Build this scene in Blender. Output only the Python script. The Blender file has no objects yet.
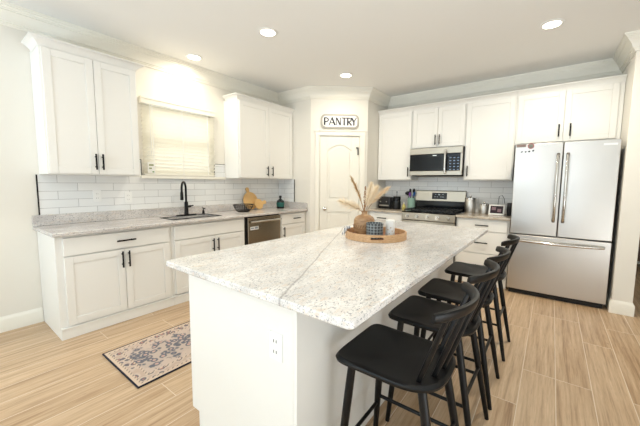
import bpy, bmesh, math, random
from mathutils import Vector, Matrix
random.seed(7)
PI = math.pi
S = bpy.context.scene
COL = S.collection

# ------------------------------------------------------------------ camera
cam_d = bpy.data.cameras.new('camera')
cam = bpy.data.objects.new('camera', cam_d); COL.objects.link(cam)
yw, pt, rl = math.radians(36.7779), math.radians(5.3311), math.radians(0.4933)
fw = Vector((-math.sin(yw)*math.cos(pt), math.cos(yw)*math.cos(pt), -math.sin(pt)))
r0 = Vector((math.cos(yw), math.sin(yw), 0)); u0 = r0.cross(fw)
rt = r0*math.cos(rl) + u0*math.sin(rl); up = -r0*math.sin(rl) + u0*math.cos(rl)
M4 = Matrix((rt, up, -fw)).transposed().to_4x4(); M4.translation = (3.7605, -0.6159, 1.317)
cam.matrix_world = M4
cam_d.sensor_fit = 'HORIZONTAL'; cam_d.sensor_width = 36.0
cam_d.lens = 302.789*36.0/640; cam_d.shift_x = -5.14/640; cam_d.shift_y = -1.75/640
cam_d.clip_start = 0.02
S.camera = cam

# ------------------------------------------------------------------ light and exposure
S.view_settings.view_transform = 'Standard'; S.view_settings.look = 'None'
S.view_settings.exposure = 0.29; S.view_settings.gamma = 1.0
S.view_settings.use_curve_mapping = False
W = bpy.data.worlds.new('world'); S.world = W; W.use_nodes = True
W.node_tree.nodes['Background'].inputs[0].default_value = (0.93, 0.97, 1.0, 1)
W.node_tree.nodes['Background'].inputs[1].default_value = 0.45

def area(name, loc, to, sx, sy, power, color, shape='RECTANGLE', spread=180):
    l = bpy.data.lights.new(name, 'AREA'); l.shape = shape; l.size = sx
    if shape in ('RECTANGLE', 'ELLIPSE'): l.size_y = sy
    l.energy = power; l.color = color; l.spread = math.radians(spread)
    o = bpy.data.objects.new(name, l); COL.objects.link(o); o.location = loc
    o.rotation_euler = (Vector(to)-Vector(loc)).to_track_quat('-Z', 'Y').to_euler()
    return o
# daylight coming in through the living-room windows behind the photographer
area('patio_daylight', (1.7, -7.75, 1.40), (1.7, 0, 2.6), 3.2, 2.2, 26, (0.80, 0.91, 1.0))
area('window_daylight', (4.9, -7.75, 1.50), (4.9, 0, 2.6), 2.2, 1.7, 12, (0.97, 0.98, 1.0))
area('side_daylight', (6.85, -1.2, 1.45), (0, -1.2, 1.9), 2.6, 1.6, 5, (0.80, 0.90, 1.0))
# added uplights, unseen, that brighten the ceiling and fill the kitchen
area('ceiling_fill', (2.2, -5.0, 0.25), (2.2, -4.999, 3.0), 3.6, 3.0, 325, (0.66, 0.83, 1.0))
area('ceiling_fill', (6.0, -0.4, 0.25), (5.7, -0.3, 3.0), 1.4, 3.0, 64, (0.88, 0.95, 1.0))
# open sky outside the sink window
area('garden_daylight', (-1.1, 1.38, 2.0), (0, 1.38, 1.75), 1.8, 1.5, 30, (0.95, 0.98, 1.0))

# ------------------------------------------------------------------ dimensions (metres)
H = 2.766
YL, D = 3.086, 4.3386            # pantry front wall, back wall
PA, PB = Vector((0.70, 3.086)), Vector((1.39, 3.65))
NX0, NX1, NY = 4.325, 4.482, 3.615
CT = 0.902                        # counter top height
UB = 1.372                        # underside of wall cabinets

# ------------------------------------------------------------------ materials
def lin(c):
    f = lambda v: v/12.92 if v <= .04045 else ((v+.055)/1.055)**2.4
    return tuple(f(x/255) for x in c)+(1,)
def mat(name, rgb, rough=.5, metal=0, **kw):
    m = bpy.data.materials.new(name); m.use_nodes = True
    b = m.node_tree.nodes['Principled BSDF']
    b.inputs['Base Color'].default_value = lin(rgb); b.inputs['Roughness'].default_value = rough
    b.inputs['Metallic'].default_value = metal
    for k, v in kw.items(): b.inputs[k.replace('_', ' ')].default_value = v
    return m
class N:
    def __init__(s, m): s.t = m.node_tree; s.b = s.t.nodes['Principled BSDF']
    def n(s, kind, **kw):
        x = s.t.nodes.new(kind)
        for k, v in kw.items(): setattr(x, k, v)
        return x
    def l(s, a, b): s.t.links.new(a, b)
    def coord(s, scale=(1, 1, 1), loc=(0, 0, 0), rot=(0, 0, 0)):
        c = s.n('ShaderNodeTexCoord'); mp = s.n('ShaderNodeMapping')
        mp.inputs['Scale'].default_value = scale; mp.inputs['Location'].default_value = loc; mp.inputs['Rotation'].default_value = rot
        s.l(c.outputs['Object'], mp.inputs['Vector']); return mp.outputs['Vector']
    def noise(s, vec, scale, detail=4, rough=.55):
        x = s.n('ShaderNodeTexNoise'); x.inputs['Scale'].default_value = scale; x.inputs['Detail'].default_value = detail
        x.inputs['Roughness'].default_value = rough; s.l(vec, x.inputs['Vector']); return x.outputs['Fac']
    def ramp(s, fac, stops):
        r = s.n('ShaderNodeValToRGB'); e = r.color_ramp.elements
        while len(e) < len(stops): e.new(.5)
        for i, (p, c) in enumerate(stops): e[i].position = p; e[i].color = lin(c) if len(c) == 3 else c
        s.l(fac, r.inputs[0]); return r.outputs[0]
    def mix(s, fac, a, b, mode='MIX'):
        x = s.n('ShaderNodeMix', data_type='RGBA', blend_type=mode)
        for sock, v in ((x.inputs[0], fac), (x.inputs[6], a), (x.inputs[7], b)):
            if hasattr(v, 'is_output'): s.l(v, sock)
            elif isinstance(v, (int, float)): sock.default_value = v
            else: sock.default_value = lin(v)
        return x.outputs[2]
    def math(s, op, a, b=None, c=None):
        x = s.n('ShaderNodeMath', operation=op)
        for i, v in enumerate((a, b, c)):
            if v is None: continue
            if hasattr(v, 'is_output'): s.l(v, x.inputs[i])
            else: x.inputs[i].default_value = v
        return x.outputs[0]
    def bump(s, h, strength=.2, dist=.002):
        x = s.n('ShaderNodeBump'); x.inputs['Strength'].default_value = strength; x.inputs['Distance'].default_value = dist
        s.l(h, x.inputs['Height']); s.l(x.outputs[0], s.b.inputs['Normal'])
    def base(s, c): s.l(c, s.b.inputs['Base Color'])

def painted(name, rgb, rough, amp=.03):
    m = mat(name, rgb, rough); k = N(m)
    f = k.noise(k.coord(), 90, 3); k.bump(f, amp, .001); return m
M = {}
M['wall'] = painted('wall_paint', (235, 231, 221), .7, .06)
M['ceiling'] = painted('ceiling_paint', (241, 240, 236), .85, .08)
M['trim'] = painted('trim_paint', (243, 240, 229), .4)
M['cab'] = painted('cabinet_paint', (240, 239, 234), .38)
M['black'] = mat('matte_black_metal', (10, 9, 10), .45, 0, Specular_IOR_Level=.25)
M['stool'] = painted('black_lacquer', (9, 9, 10), .40, .05)
M['stool'].node_tree.nodes['Principled BSDF'].inputs['Specular IOR Level'].default_value = .3
M['blackplastic'] = mat('black_plastic', (18, 18, 19), .3)
M['glassblack'] = mat('black_glass', (7, 8, 10), .08, Specular_IOR_Level=.3)
M['whiteplastic'] = mat('white_plastic', (243, 243, 240), .35)
M['dark'] = mat('dark_gap', (12, 12, 12), .6)
M['chrome'] = mat('chrome', (210, 208, 204), .12, 1)
M['grout'] = mat('grout', (190, 190, 186), .8)
M['glow'] = mat('lamp_diffuser', (255, 250, 240), .5)
M['glow'].node_tree.nodes['Principled BSDF'].inputs['Emission Color'].default_value = (1, .9, .74, 1)
M['glow'].node_tree.nodes['Principled BSDF'].inputs['Emission Strength'].default_value = 9

def steel(name, rgb, rough, axis='z'):
    m = mat(name, rgb, rough, 1); k = N(m)
    sc = {'z': (400, 400, 3), 'x': (3, 400, 400)}[axis]
    f = k.noise(k.coord(sc), 1, 3)
    r = k.math('MULTIPLY_ADD', f, .05, rough-.025); k.l(r, k.b.inputs['Roughness']); k.bump(f, .008, .0003)
    return m
M['steel'] = steel('brushed_steel', (200, 197, 192), .33)
M['steelx'] = steel('brushed_steel_level', (176, 170, 158), .34, 'x')
M['dwsteel'] = steel('brown_reflection_steel', (150, 138, 120), .26)  # brownish reflection is put into the dishwasher steel's colour

def granite(name, base, mid, dark, tan, vein=False):
    m = mat(name, base, .16); k = N(m)
    def spots(scale, lo, hi, loc, st=(1, .5, 1)):
        return k.ramp(k.noise(k.coord(st, loc, (0, 0, .15)), scale, 3, .6), [(lo, (0, 0, 0)), (hi, (255, 255, 255))])
    big = k.noise(k.coord((1, .45, 1), (0, 0, 0), (0, 0, .2)), 6, 5, .65)
    c = k.ramp(big, [(.38, base), (.62, mid)])
    c = k.mix(spots(40, .52, .68, (3, 1, 2), (1, .3, 1)), c, tan)
    c = k.mix(spots(115, .52, .64, (1, 5, 2)), c, mid)
    c = k.mix(spots(150, .58, .66, (4, 2, 8)), c, dark)
    c = k.mix(spots(190, .64, .68, (7, 3, 1)), c, (84, 84, 88))
    if vein:   # one long fissure running the length of the island slab
        cc = k.n('ShaderNodeTexCoord'); sx = k.n('ShaderNodeSeparateXYZ'); k.l(cc.outputs['Object'], sx.inputs[0])
        wob = k.noise(k.coord((1, 1, 1)), 3.2, 4)
        line = k.math('ADD', sx.outputs[0], k.math('MULTIPLY', wob, .05))
        line = k.math('ADD', line, k.math('MULTIPLY', sx.outputs[1], vein[1]))
        dd = k.math('ABSOLUTE', k.math('SUBTRACT', line, vein[0]))
        c = k.mix(k.ramp(dd, [(.002, (200, 200, 200)), (.0065, (0, 0, 0))]), c, (108, 100, 96))
    k.base(c); return m
M['granite_sink'] = granite('granite_grey', (226, 222, 218), (196, 192, 190), (126, 124, 126), (212, 200, 188))
M['granite_back'] = granite('granite_beige', (208, 198, 184), (180, 170, 156), (130, 122, 112), (190, 166, 138))
M['granite_island'] = granite('granite_white', (246, 243, 238), (214, 211, 208), (142, 142, 146), (224, 210, 196), (3.095, .49))

def tile(name, axis, off):
    m = mat(name, (240, 241, 240), .12); k = N(m)
    c = k.n('ShaderNodeTexCoord'); s = k.n('ShaderNodeSeparateXYZ'); k.l(c.outputs['Object'], s.inputs[0])
    cb = k.n('ShaderNodeCombineXYZ')
    k.l(k.math('ADD', s.outputs[axis], off), cb.inputs[0]); k.l(k.math('SUBTRACT', s.outputs[2], 1.0035), cb.inputs[1])
    b = k.n('ShaderNodeTexBrick'); k.l(cb.outputs[0], b.inputs['Vector'])
    b.inputs['Scale'].default_value = 1; b.inputs['Brick Width'].default_value = .3048; b.inputs['Row Height'].default_value = .0785
    b.inputs['Mortar Size'].default_value = .0018; b.inputs['Mortar Smooth'].default_value = .3; b.offset = .5
    b.inputs['Color1'].default_value = lin((243, 243, 241)); b.inputs['Color2'].default_value = lin((234, 236, 236)); b.inputs['Mortar'].default_value = lin((172, 172, 170))
    k.base(b.outputs[0])
    wv = k.noise(k.coord(), 9, 2)
    h = k.math('ADD', k.math('MULTIPLY', b.outputs['Fac'], -1), k.math('MULTIPLY', wv, 2.0)); k.bump(h, .35, .004)
    return m
M['tile_y'] = tile('subway_tile_side', 1, -.137+.3048)
M['tile_x'] = tile('subway_tile_back', 0, .06)

def floor_mat():
    m = mat('wood_look_plank', (200, 165, 125), .38); k = N(m)
    c = k.n('ShaderNodeTexCoord'); s = k.n('ShaderNodeSeparateXYZ'); k.l(c.outputs['Object'], s.inputs[0])
    cb = k.n('ShaderNodeCombineXYZ')
    k.l(k.math('ADD', s.outputs[1], 20-.29), cb.inputs[0]); k.l(k.math('ADD', s.outputs[0], 18.8-3.67), cb.inputs[1])
    b = k.n('ShaderNodeTexBrick'); k.l(cb.outputs[0], b.inputs['Vector'])
    b.inputs['Scale'].default_value = 1; b.inputs['Brick Width'].default_value = 1.2; b.inputs['Row Height'].default_value = .188
    b.inputs['Mortar Size'].default_value = .0022; b.inputs['Mortar Smooth'].default_value = .2; b.offset = .37; b.offset_frequency = 3
    b.inputs['Color1'].default_value = (0, 0, 0, 1); b.inputs['Color2'].default_value = (1, 1, 1, 1); b.inputs['Mortar'].default_value = (.5, .5, .5, 1)
    rnd = b.outputs[0]
    mp = k.n('ShaderNodeMapping'); mp.inputs['Scale'].default_value = (44, 1.7, 1); k.l(c.outputs['Object'], mp.inputs['Vector'])
    ad = k.n('ShaderNodeVectorMath', operation='ADD'); k.l(mp.outputs[0], ad.inputs[0])
    sc = k.n('ShaderNodeVectorMath', operation='SCALE'); k.l(rnd, sc.inputs[0]); sc.inputs['Scale'].default_value = 17; k.l(sc.outputs[0], ad.inputs[1])
    g = k.noise(ad.outputs[0], 1, 6, .62); g2 = k.noise(ad.outputs[0], 4.2, 4, .7)
    c0 = k.ramp(g, [(.30, (146, 112, 78)), (.46, (192, 160, 124)), (.68, (216, 188, 154))])
    c0 = k.mix(k.ramp(g2, [(.54, (0, 0, 0)), (.76, (210, 210, 210))]), c0, (132, 102, 76))
    c0 = k.mix(.22, c0, k.ramp(rnd, [(.0, (150, 120, 92)), (1, (222, 200, 172))]))
    kn = k.noise(k.coord((9, 4, 1)), 1.6, 3); c0 = k.mix(k.ramp(kn, [(.70, (0, 0, 0)), (.78, (200, 200, 200))]), c0, (140, 104, 72))
    fg = k.noise(k.coord((150, 9, 1)), 1, 3); c0 = k.mix(k.ramp(fg, [(.50, (0, 0, 0)), (.75, (120, 120, 120))]), c0, (138, 108, 80))
    c0 = k.mix(b.outputs['Fac'], c0, (226, 210, 188)); k.base(c0)
    k.bump(k.math('ADD', k.math('MULTIPLY', g2, .3), k.math('MULTIPLY', b.outputs['Fac'], -.6)), .15, .002)
    return m
M['floor'] = floor_mat()

def wood(name, a, b_, scale=(4, 30, 4), rough=.45):
    m = mat(name, a, rough); k = N(m)
    g = k.noise(k.coord(scale), 2.2, 5, .65); k.base(k.ramp(g, [(.3, a), (.7, b_)])); k.bump(g, .1, .001); return m
M['board'] = wood('warm_board_wood', (214, 168, 104), (232, 192, 130), (12, 60, 12))
M['tray'] = wood('acacia_wood', (184, 136, 92), (224, 188, 146), (30, 6, 60))

# ------------------------------------------------------------------ mesh helpers
class MB:
    """collects shapes in one bmesh; build() links them as ONE mesh object"""
    def __init__(s): s.bm = bmesh.new()
    def box(s, x0, x1, y0, y1, z0, z1):
        v = [s.bm.verts.new(p) for p in ((x0,y0,z0),(x1,y0,z0),(x1,y1,z0),(x0,y1,z0),(x0,y0,z1),(x1,y0,z1),(x1,y1,z1),(x0,y1,z1))]
        for f in ((0,3,2,1),(4,5,6,7),(0,1,5,4),(1,2,6,5),(2,3,7,6),(3,0,4,7)): s.bm.faces.new([v[i] for i in f])
        return s
    def fbox(s, F, a0, a1, n0, n1, z0, z1):
        o, u, n = F
        P = lambda a, b, z: (o[0]+u[0]*a+n[0]*b, o[1]+u[1]*a+n[1]*b, z)
        v = [s.bm.verts.new(p) for p in (P(a0,n0,z0),P(a1,n0,z0),P(a1,n1,z0),P(a0,n1,z0),P(a0,n0,z1),P(a1,n0,z1),P(a1,n1,z1),P(a0,n1,z1))]
        for f in ((0,3,2,1),(4,5,6,7),(0,1,5,4),(1,2,6,5),(2,3,7,6),(3,0,4,7)): s.bm.faces.new([v[i] for i in f])
        return s
    def tube(s, pts, r, n=10, caps=True, flat=None):
        pts = [Vector(p) for p in pts]; rings = []
        rr = r if isinstance(r, (list, tuple)) else [r]*len(pts)
        prev = None
        for i, p in enumerate(pts):
            t = (pts[min(i+1, len(pts)-1)]-pts[max(i-1, 0)]).normalized()
            if prev is None:
                a = Vector((0, 0, 1)) if abs(t.z) < .9 else Vector((1, 0, 0))
                prev = (a - t*a.dot(t)).normalized()
            else: prev = (prev - t*prev.dot(t)).normalized()
            b = t.cross(prev); fa, fb = flat or (1, 1)
            rings.append([s.bm.verts.new(p+prev*math.cos(2*PI*j/n)*rr[i]*fa+b*math.sin(2*PI*j/n)*rr[i]*fb) for j in range(n)])
        for a, b in zip(rings, rings[1:]):
            for j in range(n): s.bm.faces.new((a[j], a[(j+1) % n], b[(j+1) % n], b[j]))
        if caps: s.bm.faces.new(rings[0][::-1]); s.bm.faces.new(rings[-1])
        return s
    def lathe(s, prof, c=(0, 0, 0), n=28):
        rings = []
        for r, z in prof:
            if r < 1e-6: rings.append([s.bm.verts.new((c[0], c[1], c[2]+z))])
            else: rings.append([s.bm.verts.new((c[0]+r*math.cos(2*PI*j/n), c[1]+r*math.sin(2*PI*j/n), c[2]+z)) for j in range(n)])
        for a, b in zip(rings, rings[1:]):
            for j in range(n):
                k = (j+1) % n
                if len(a) == 1 and len(b) == 1: continue
                if len(a) == 1: s.bm.faces.new((a[0], b[k], b[j]))
                elif len(b) == 1: s.bm.faces.new((a[j], a[k], b[0]))
                else: s.bm.faces.new((a[j], a[k], b[k], b[j]))
        return s
    def prism(s, poly, F, n0, n1):
        """polygon of (a, z) in frame F pushed from depth n0 to n1"""
        o, u, n = F
        P = lambda a, b, z: s.bm.verts.new((o[0]+u[0]*a+n[0]*b, o[1]+u[1]*a+n[1]*b, z))
        A = [P(a, n0, z) for a, z in poly]; B = [P(a, n1, z) for a, z in poly]
        s.bm.faces.new(A); s.bm.faces.new(B[::-1])
        for i in range(len(A)): j = (i+1) % len(A); s.bm.faces.new((A[i], B[i], B[j], A[j]))
        return s
    def slab(s, poly, z0, z1):
        A = [s.bm.verts.new((x, y, z0)) for x, y in poly]; B = [s.bm.verts.new((x, y, z1)) for x, y in poly]
        s.bm.faces.new(A[::-1]); s.bm.faces.new(B)
        for i in range(len(A)): j = (i+1) % len(A); s.bm.faces.new((A[i], A[j], B[j], B[i]))
        return s
    def cells(s, us, vs, holes, F3, t):
        """plate of grid cells (us x vs) minus holes, F3 maps (u, v, w) to a point, thickness t along w"""
        vt = {}
        def g(i, j, w):
            if (i, j, w) not in vt: vt[i, j, w] = s.bm.verts.new(F3(us[i], vs[j], w*t))
            return vt[i, j, w]
        have = {(i, j) for i in range(len(us)-1) for j in range(len(vs)-1)} - set(holes)
        for i, j in have:
            for w in (0, 1):
                s.bm.faces.new((g(i,j,w), g(i+1,j,w), g(i+1,j+1,w), g(i,j+1,w)))
            for di, dj, a, b in ((-1,0,(i,j),(i,j+1)), (1,0,(i+1,j),(i+1,j+1)), (0,-1,(i,j),(i+1,j)), (0,1,(i,j+1),(i+1,j+1))):
                if (i+di, j+dj) not in have: s.bm.faces.new((g(*a,0), g(*b,0), g(*b,1), g(*a,1)))
        return s
    def sweep(s, path, prof, closed=False):
        """prof of (out, z) swept along a plan polyline with mitred corners; out goes to the RIGHT of travel"""
        pts = [Vector(p) for p in path]; rings = []
        for i, p in enumerate(pts):
            d1 = (p-pts[i-1]).normalized() if i else None
            d2 = (pts[i+1]-p).normalized() if i < len(pts)-1 else None
            n1 = Vector((d1.y, -d1.x)) if d1 else None; n2 = Vector((d2.y, -d2.x)) if d2 else None
            if n1 is None: m = n2
            elif n2 is None: m = n1
            else: m = (n1+n2); m = m/ (m.dot(n1))
            rings.append([s.bm.verts.new((p.x+m.x*o, p.y+m.y*o, z)) for o, z in prof])
        k = len(prof)
        for a, b in zip(rings, rings[1:]):
            for j in range(k): s.bm.faces.new((a[j], a[(j+1) % k], b[(j+1) % k], b[j]))
        s.bm.faces.new(rings[0][::-1]); s.bm.faces.new(rings[-1]); return s
    def build(s, name, m, parent=None, bevel=0, smooth=True, seg=2):
        bmesh.ops.recalc_face_normals(s.bm, faces=s.bm.faces)
        me = bpy.data.meshes.new(name); s.bm.to_mesh(me); s.bm.free()
        o = bpy.data.objects.new(name, me); COL.objects.link(o)
        me.materials.append(M[m] if isinstance(m, str) else m)
        if smooth:
            me.shade_smooth(); me.set_sharp_from_angle(angle=math.radians(35))
        if parent is not None:
            o.parent = parent; org = Vector(parent.get('_o', (0, 0, 0)))
            me.transform(Matrix.Translation(-org)); o['_o'] = tuple(org)
        if bevel:
            b = o.modifiers.new('bevel', 'BEVEL'); b.width = bevel; b.segments = seg; b.limit_method = 'ANGLE'; b.angle_limit = math.radians(40)
        return o
def tag(o, label, cat, group=None):
    o['label'] = label; o['category'] = cat
    if group: o['group'] = group
    return o
def thing(name, label, cat, loc=(0, 0, 0), group=None, world=True):
    """Empty at a thing's base; world=True: its parts are given in room coordinates"""
    o = bpy.data.objects.new(name, None); COL.objects.link(o); o.location = loc; o.empty_display_size = .1
    o['_o'] = tuple(loc) if world else (0.0, 0.0, 0.0)
    return tag(o, label, cat, group)
def struct(o): o['kind'] = 'structure'; return o
def copy_tree(o, parent=None):
    c = o.copy(); COL.objects.link(c)
    if parent: c.parent = parent
    for ch in [x for x in bpy.data.objects if x.parent == o]: copy_tree(ch, c)
    return c

FX = lambda x: ((x, 0), (0, 1), (1, 0))          # plane facing +x, a = y
FY = lambda y: ((0, y), (1, 0), (0, -1))         # plane facing -y, a = x
FXm = lambda x: ((x, 0), (0, 1), (-1, 0))        # plane facing -x, a = y
dd = (PB-PA).normalized(); FD = ((PA.x, PA.y), (dd.x, dd.y), (dd.y, -dd.x))   # diagonal pantry wall

# ------------------------------------------------------------------ room shell
b = MB(); b.box(-.3, 7.0, -8.0, 7.0, -.06, 0); struct(b.build('floor', 'floor', smooth=False))
b = MB(); b.box(-.3, 7.0, -8.0, 7.0, H, H+.1); struct(b.build('ceiling', 'ceiling', smooth=False))
WY0, WY1, WZ0, WZ1 = .95, 1.81, 1.40, 2.20      # sink window opening
b = MB(); b.cells([-8.0, WY0, WY1, D+.15], [0, WZ0, WZ1, H], {(1, 1)}, lambda u, v, w: (-w, u, v), .14)
struct(b.build('wall_left', 'wall', smooth=False))
b = MB(); b.box(0, NX1, D, D+.12, 0, H); struct(b.build('wall_back', 'wall', smooth=False))
# pantry: short wall, diagonal wall with the door opening, return wall
DO0, DO1, DZ = .145, .765, 2.045                  # door leaf along the diagonal
b = MB(); b.slab([(0, YL), (PA.x, YL), (PA.x-.03, YL+.10), (0, YL+.10)], 0, H); struct(b.build('wall_pantry', 'wall', smooth=False))
L = (PB-PA).length
def f3(u, v, w): o, a, n = FD; return (o[0]+a[0]*u-n[0]*w, o[1]+a[1]*u-n[1]*w, v)
b = MB(); b.cells([0, DO0-.012, DO1+.012, L], [0, DZ+.012, H], {(1, 0)}, f3, .10); struct(b.build('wall_diagonal', 'wall', smooth=False))
b = MB(); b.slab([(PB.x, PB.y), (PB.x, D), (PB.x-.10, D), (PB.x-.10, PB.y+.06)], 0, H); struct(b.build('wall_return', 'wall', smooth=False))
b = MB(); b.box(NX0, NX1, NY, D+.12, 0, H); struct(b.build('wall_nib', 'wall', bevel=.004))
# the rest of the house around and behind the photographer
b = MB(); b.cells([-.14, .10, 3.30, 3.75, 6.05, 7.0], [0, .2, .7, 2.3, 2.4, H], {(1, 1), (1, 2), (1, 3), (3, 2)}, lambda u, v, w: (u, -8.0-w, v), .14)
struct(b.build('wall_rear', 'wall', smooth=False))
b = MB(); b.cells([-8.0, -2.5, .1, 7.0], [0, .65, 2.25, H], {(1, 1)}, lambda u, v, w: (7.0+w, u, v), .14); struct(b.build('wall_right', 'wall', smooth=False))
b = MB(); b.box(NX1, 7.0, 6.6, 6.72, 0, H); struct(b.build('wall_far', 'wall', smooth=False))
b = MB(); b.box(NX1-.12, NX1, D+.12, 6.6, 0, H); struct(b.build('wall_hall', 'wall', smooth=False))

# crown moulding, one mitred run round the kitchen
crown = [(0, H-.158), (.012, H-.158), (.014, H-.142), (.022, H-.140), (.022, H-.130), (.032, H-.128), (.036, H-.108), (.050, H-.080), (.070, H-.056), (.070, H-.048), (.080, H-.046), (.082, H-.036), (.094, H-.026), (.094, H-.018), (.104, H-.016), (.104, H), (0, H)]
run = [(0, -7.99), (0, YL), (PA.x, PA.y), (PB.x, PB.y), (PB.x, D), (NX0, D), (NX0, NY), (NX1, NY), (NX1, 6.5)]
b = MB(); b.sweep(run, crown); struct(b.build('trim_1', 'trim'))
base = [(0, 0), (.015, 0), (.015, .105), (.011, .118), (.005, .128), (.004, .135), (0, .135)]
b = MB(); b.sweep([(0, -7.99), (0, -.003)], base); struct(b.build('baseboard_left', 'trim'))
b = MB(); b.sweep([(NX0, D-.002), (NX0, NY), (NX1, NY), (NX1, 6.58)], base); struct(b.build('baseboard_nib', 'trim'))
b = MB(); b.sweep([(NX1+.02, 6.6), (6.98, 6.6)], base); struct(b.build('baseboard_far', 'trim'))

# ------------------------------------------------------------------ pantry door
b = MB()
b.fbox(FD, DO0-.072, DO0-.010, 0, .018, 0, DZ+.010); b.fbox(FD, DO1+.010, DO1+.092, 0, .018, 0, DZ+.010)
b.fbox(FD, DO0-.072, DO1+.092, 0, .018, DZ+.010, DZ+.072); b.fbox(FD, DO0-.078, DO1+.098, 0, .026, DZ+.072, DZ+.086)
b.fbox(FD, DO0-.010, DO0-.002, -.09, .012, 0, DZ+.010); b.fbox(FD, DO1+.002, DO1+.010, -.09, .012, 0, DZ+.010); b.fbox(FD, DO0-.010, DO1+.010, -.09, .012, DZ+.002, DZ+.010)
struct(b.build('trim_2', 'trim', bevel=.003))
o = FD[0]
door = thing('door_1', 'closed cream two-panel pantry door with arched upper panel', 'door', (o[0], o[1], 0)); struct(door)
del door['label'], door['category']
def arch(a0, a1, z0, z1, rise, n=14):
    p = [(a0, z0), (a1, z0), (a1, z1-rise)]
    for i in range(1, n): 
        t = i/n; p.append((a1+(a0-a1)*t, z1-rise+rise*math.sin(PI*t)))
    return p+[(a0, z1-rise)]
b = MB(); b.fbox(FD, DO0, DO1, -.040, -.016, .012, DZ); b.build('door_leaf', 'trim', door)
b = MB()   # stiles and rails, left proud of the sunk panels
a0, a1 = DO0+.118, DO1-.118
b.fbox(FD, DO0, a0, -.016, -.004, .012, DZ); b.fbox(FD, a1, DO1, -.016, -.004, .012, DZ)
b.fbox(FD, a0, a1, -.016, -.004, .012, .24); b.fbox(FD, a0, a1, -.016, -.004, .86, 1.05)
top = arch(a0, a1, 1.05, 1.915, .095)
b.prism([(a0, DZ), (a0, top[-1][1])]+top[3:-1][::-1]+[(a1, top[2][1]), (a1, DZ)], FD, -.016, -.004)
b.build('door_frame', 'trim', door, bevel=.004)
b = MB(); b.prism(arch(a0+.035, a1-.035, 1.085, 1.88, .08), FD, -.016, -.007); b.build('upper_panel', 'trim', door, bevel=.008)
b = MB(); b.fbox(FD, a0+.035, a1-.035, -.016, -.007, .275, .825); b.build('lower_panel', 'trim', door, bevel=.008)
P3 = lambda a, n, z: Vector((FD[0][0]+FD[1][0]*a+FD[2][0]*n, FD[0][1]+FD[1][1]*a+FD[2][1]*n, z))
b = MB(); b.tube([P3(.225, -.004, .912), P3(.225, .004, .912)], .030, 18); b.tube([P3(.225, .004, .912), P3(.225, .034, .912)], .010, 12)
b.tube([P3(.225, .026, .912), P3(.225, .036, .912), P3(.225, .052, .912), P3(.225, .060, .912)], [.014, .027, .027, .014], 18)
b.build('door_knob', 'chrome', door)
b = MB(); b.fbox(FD, .712, .752, -.004, .022, 1.862, 1.875); b.fbox(FD, .738, .752, -.004, .010, 1.76, 1.875); b.build('hinge', 'black', door)

# PANTRY sign
sg = thing('wall_sign', 'white wooden PANTRY sign with grey border above the pantry door', 'sign', tuple(P3(.455, 0, 2.16)))
def plaque(a0, a1, z0, z1, c):
    p = []
    for (cx, cz, s0) in ((a1-c, z0+c, -90), (a1-c, z1-c, 0), (a0+c, z1-c, 90), (a0+c, z0+c, 180)):
        for i in range(5): t = math.radians(s0+90*i/4); p.append((cx+c*math.cos(t), cz+c*math.sin(t)))
    return p
b = MB(); b.prism(plaque(.156, .748, 2.158, 2.376, .066), FD, .0005, .020); b.build('frame', mat('sign_border', (172, 168, 158), .6), sg, bevel=.004)
b = MB(); b.prism(plaque(.182, .722, 2.184, 2.350, .050), FD, .020, .024); b.build('face', 'whiteplastic', sg)
b = MB()   # the letters, thick and thin strokes
LZ0, LZ1 = 2.208, 2.326
def bar(p, q, w):
    (x0, z0), (x1, z1) = p, q; L_ = math.hypot(x1-x0, z1-z0); nx, nz = -(z1-z0)/L_*w/2, (x1-x0)/L_*w/2
    b.prism([(x0-nx, z0-nz), (x1-nx, z1-nz), (x1+nx, z1+nz), (x0+nx, z0+nz)], FD, .024, .0265)
def arcs(cx, cz, rx, rz, a, e, w):
    pts = [(cx+rx*math.cos(math.radians(a+(e-a)*i/10)), cz+rz*math.sin(math.radians(a+(e-a)*i/10))) for i in range(11)]
    for p, q in zip(pts, pts[1:]): bar(p, q, w)
TK, TN = .023, .013
x = .214; bar((x, LZ0), (x, LZ1), TK); arcs(x+.014, LZ1-.036, .044, .030, 90, -90, TN+.003); bar((x, LZ1-.007), (x+.015, LZ1-.007), TN); bar((x, LZ1-.066), (x+.015, LZ1-.066), TN)
x = .284; bar((x, LZ0), (x+.046, LZ1), TN); bar((x+.043, LZ1), (x+.090, LZ0), TK); bar((x+.018, LZ0+.036), (x+.072, LZ0+.036), TN)
x = .394; bar((x, LZ0), (x, LZ1), TN); bar((x+.004, LZ1-.004), (x+.064, LZ0+.004), TK); bar((x+.067, LZ0), (x+.067, LZ1), TN)
x = .476; bar((x, LZ1-.007), (x+.084, LZ1-.007), TN+.002); bar((x+.042, LZ0), (x+.042, LZ1), TK)
x = .572; bar((x, LZ0), (x, LZ1), TK); arcs(x+.014, LZ1-.034, .040, .028, 90, -90, TN+.003); bar((x, LZ1-.007), (x+.015, LZ1-.007), TN); bar((x, LZ1-.062), (x+.015, LZ1-.062), TN); bar((x+.014, LZ1-.062), (x+.060, LZ0), TK*.85)
x = .630; bar((x, LZ1), (x+.038, LZ0+.054), TK); bar((x+.076, LZ1), (x+.038, LZ0+.054), TN); bar((x+.038, LZ0), (x+.038, LZ0+.060), TK*.9)
b.build('lettering', mat('sign_ink', (52, 52, 62), .6), sg)

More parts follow.
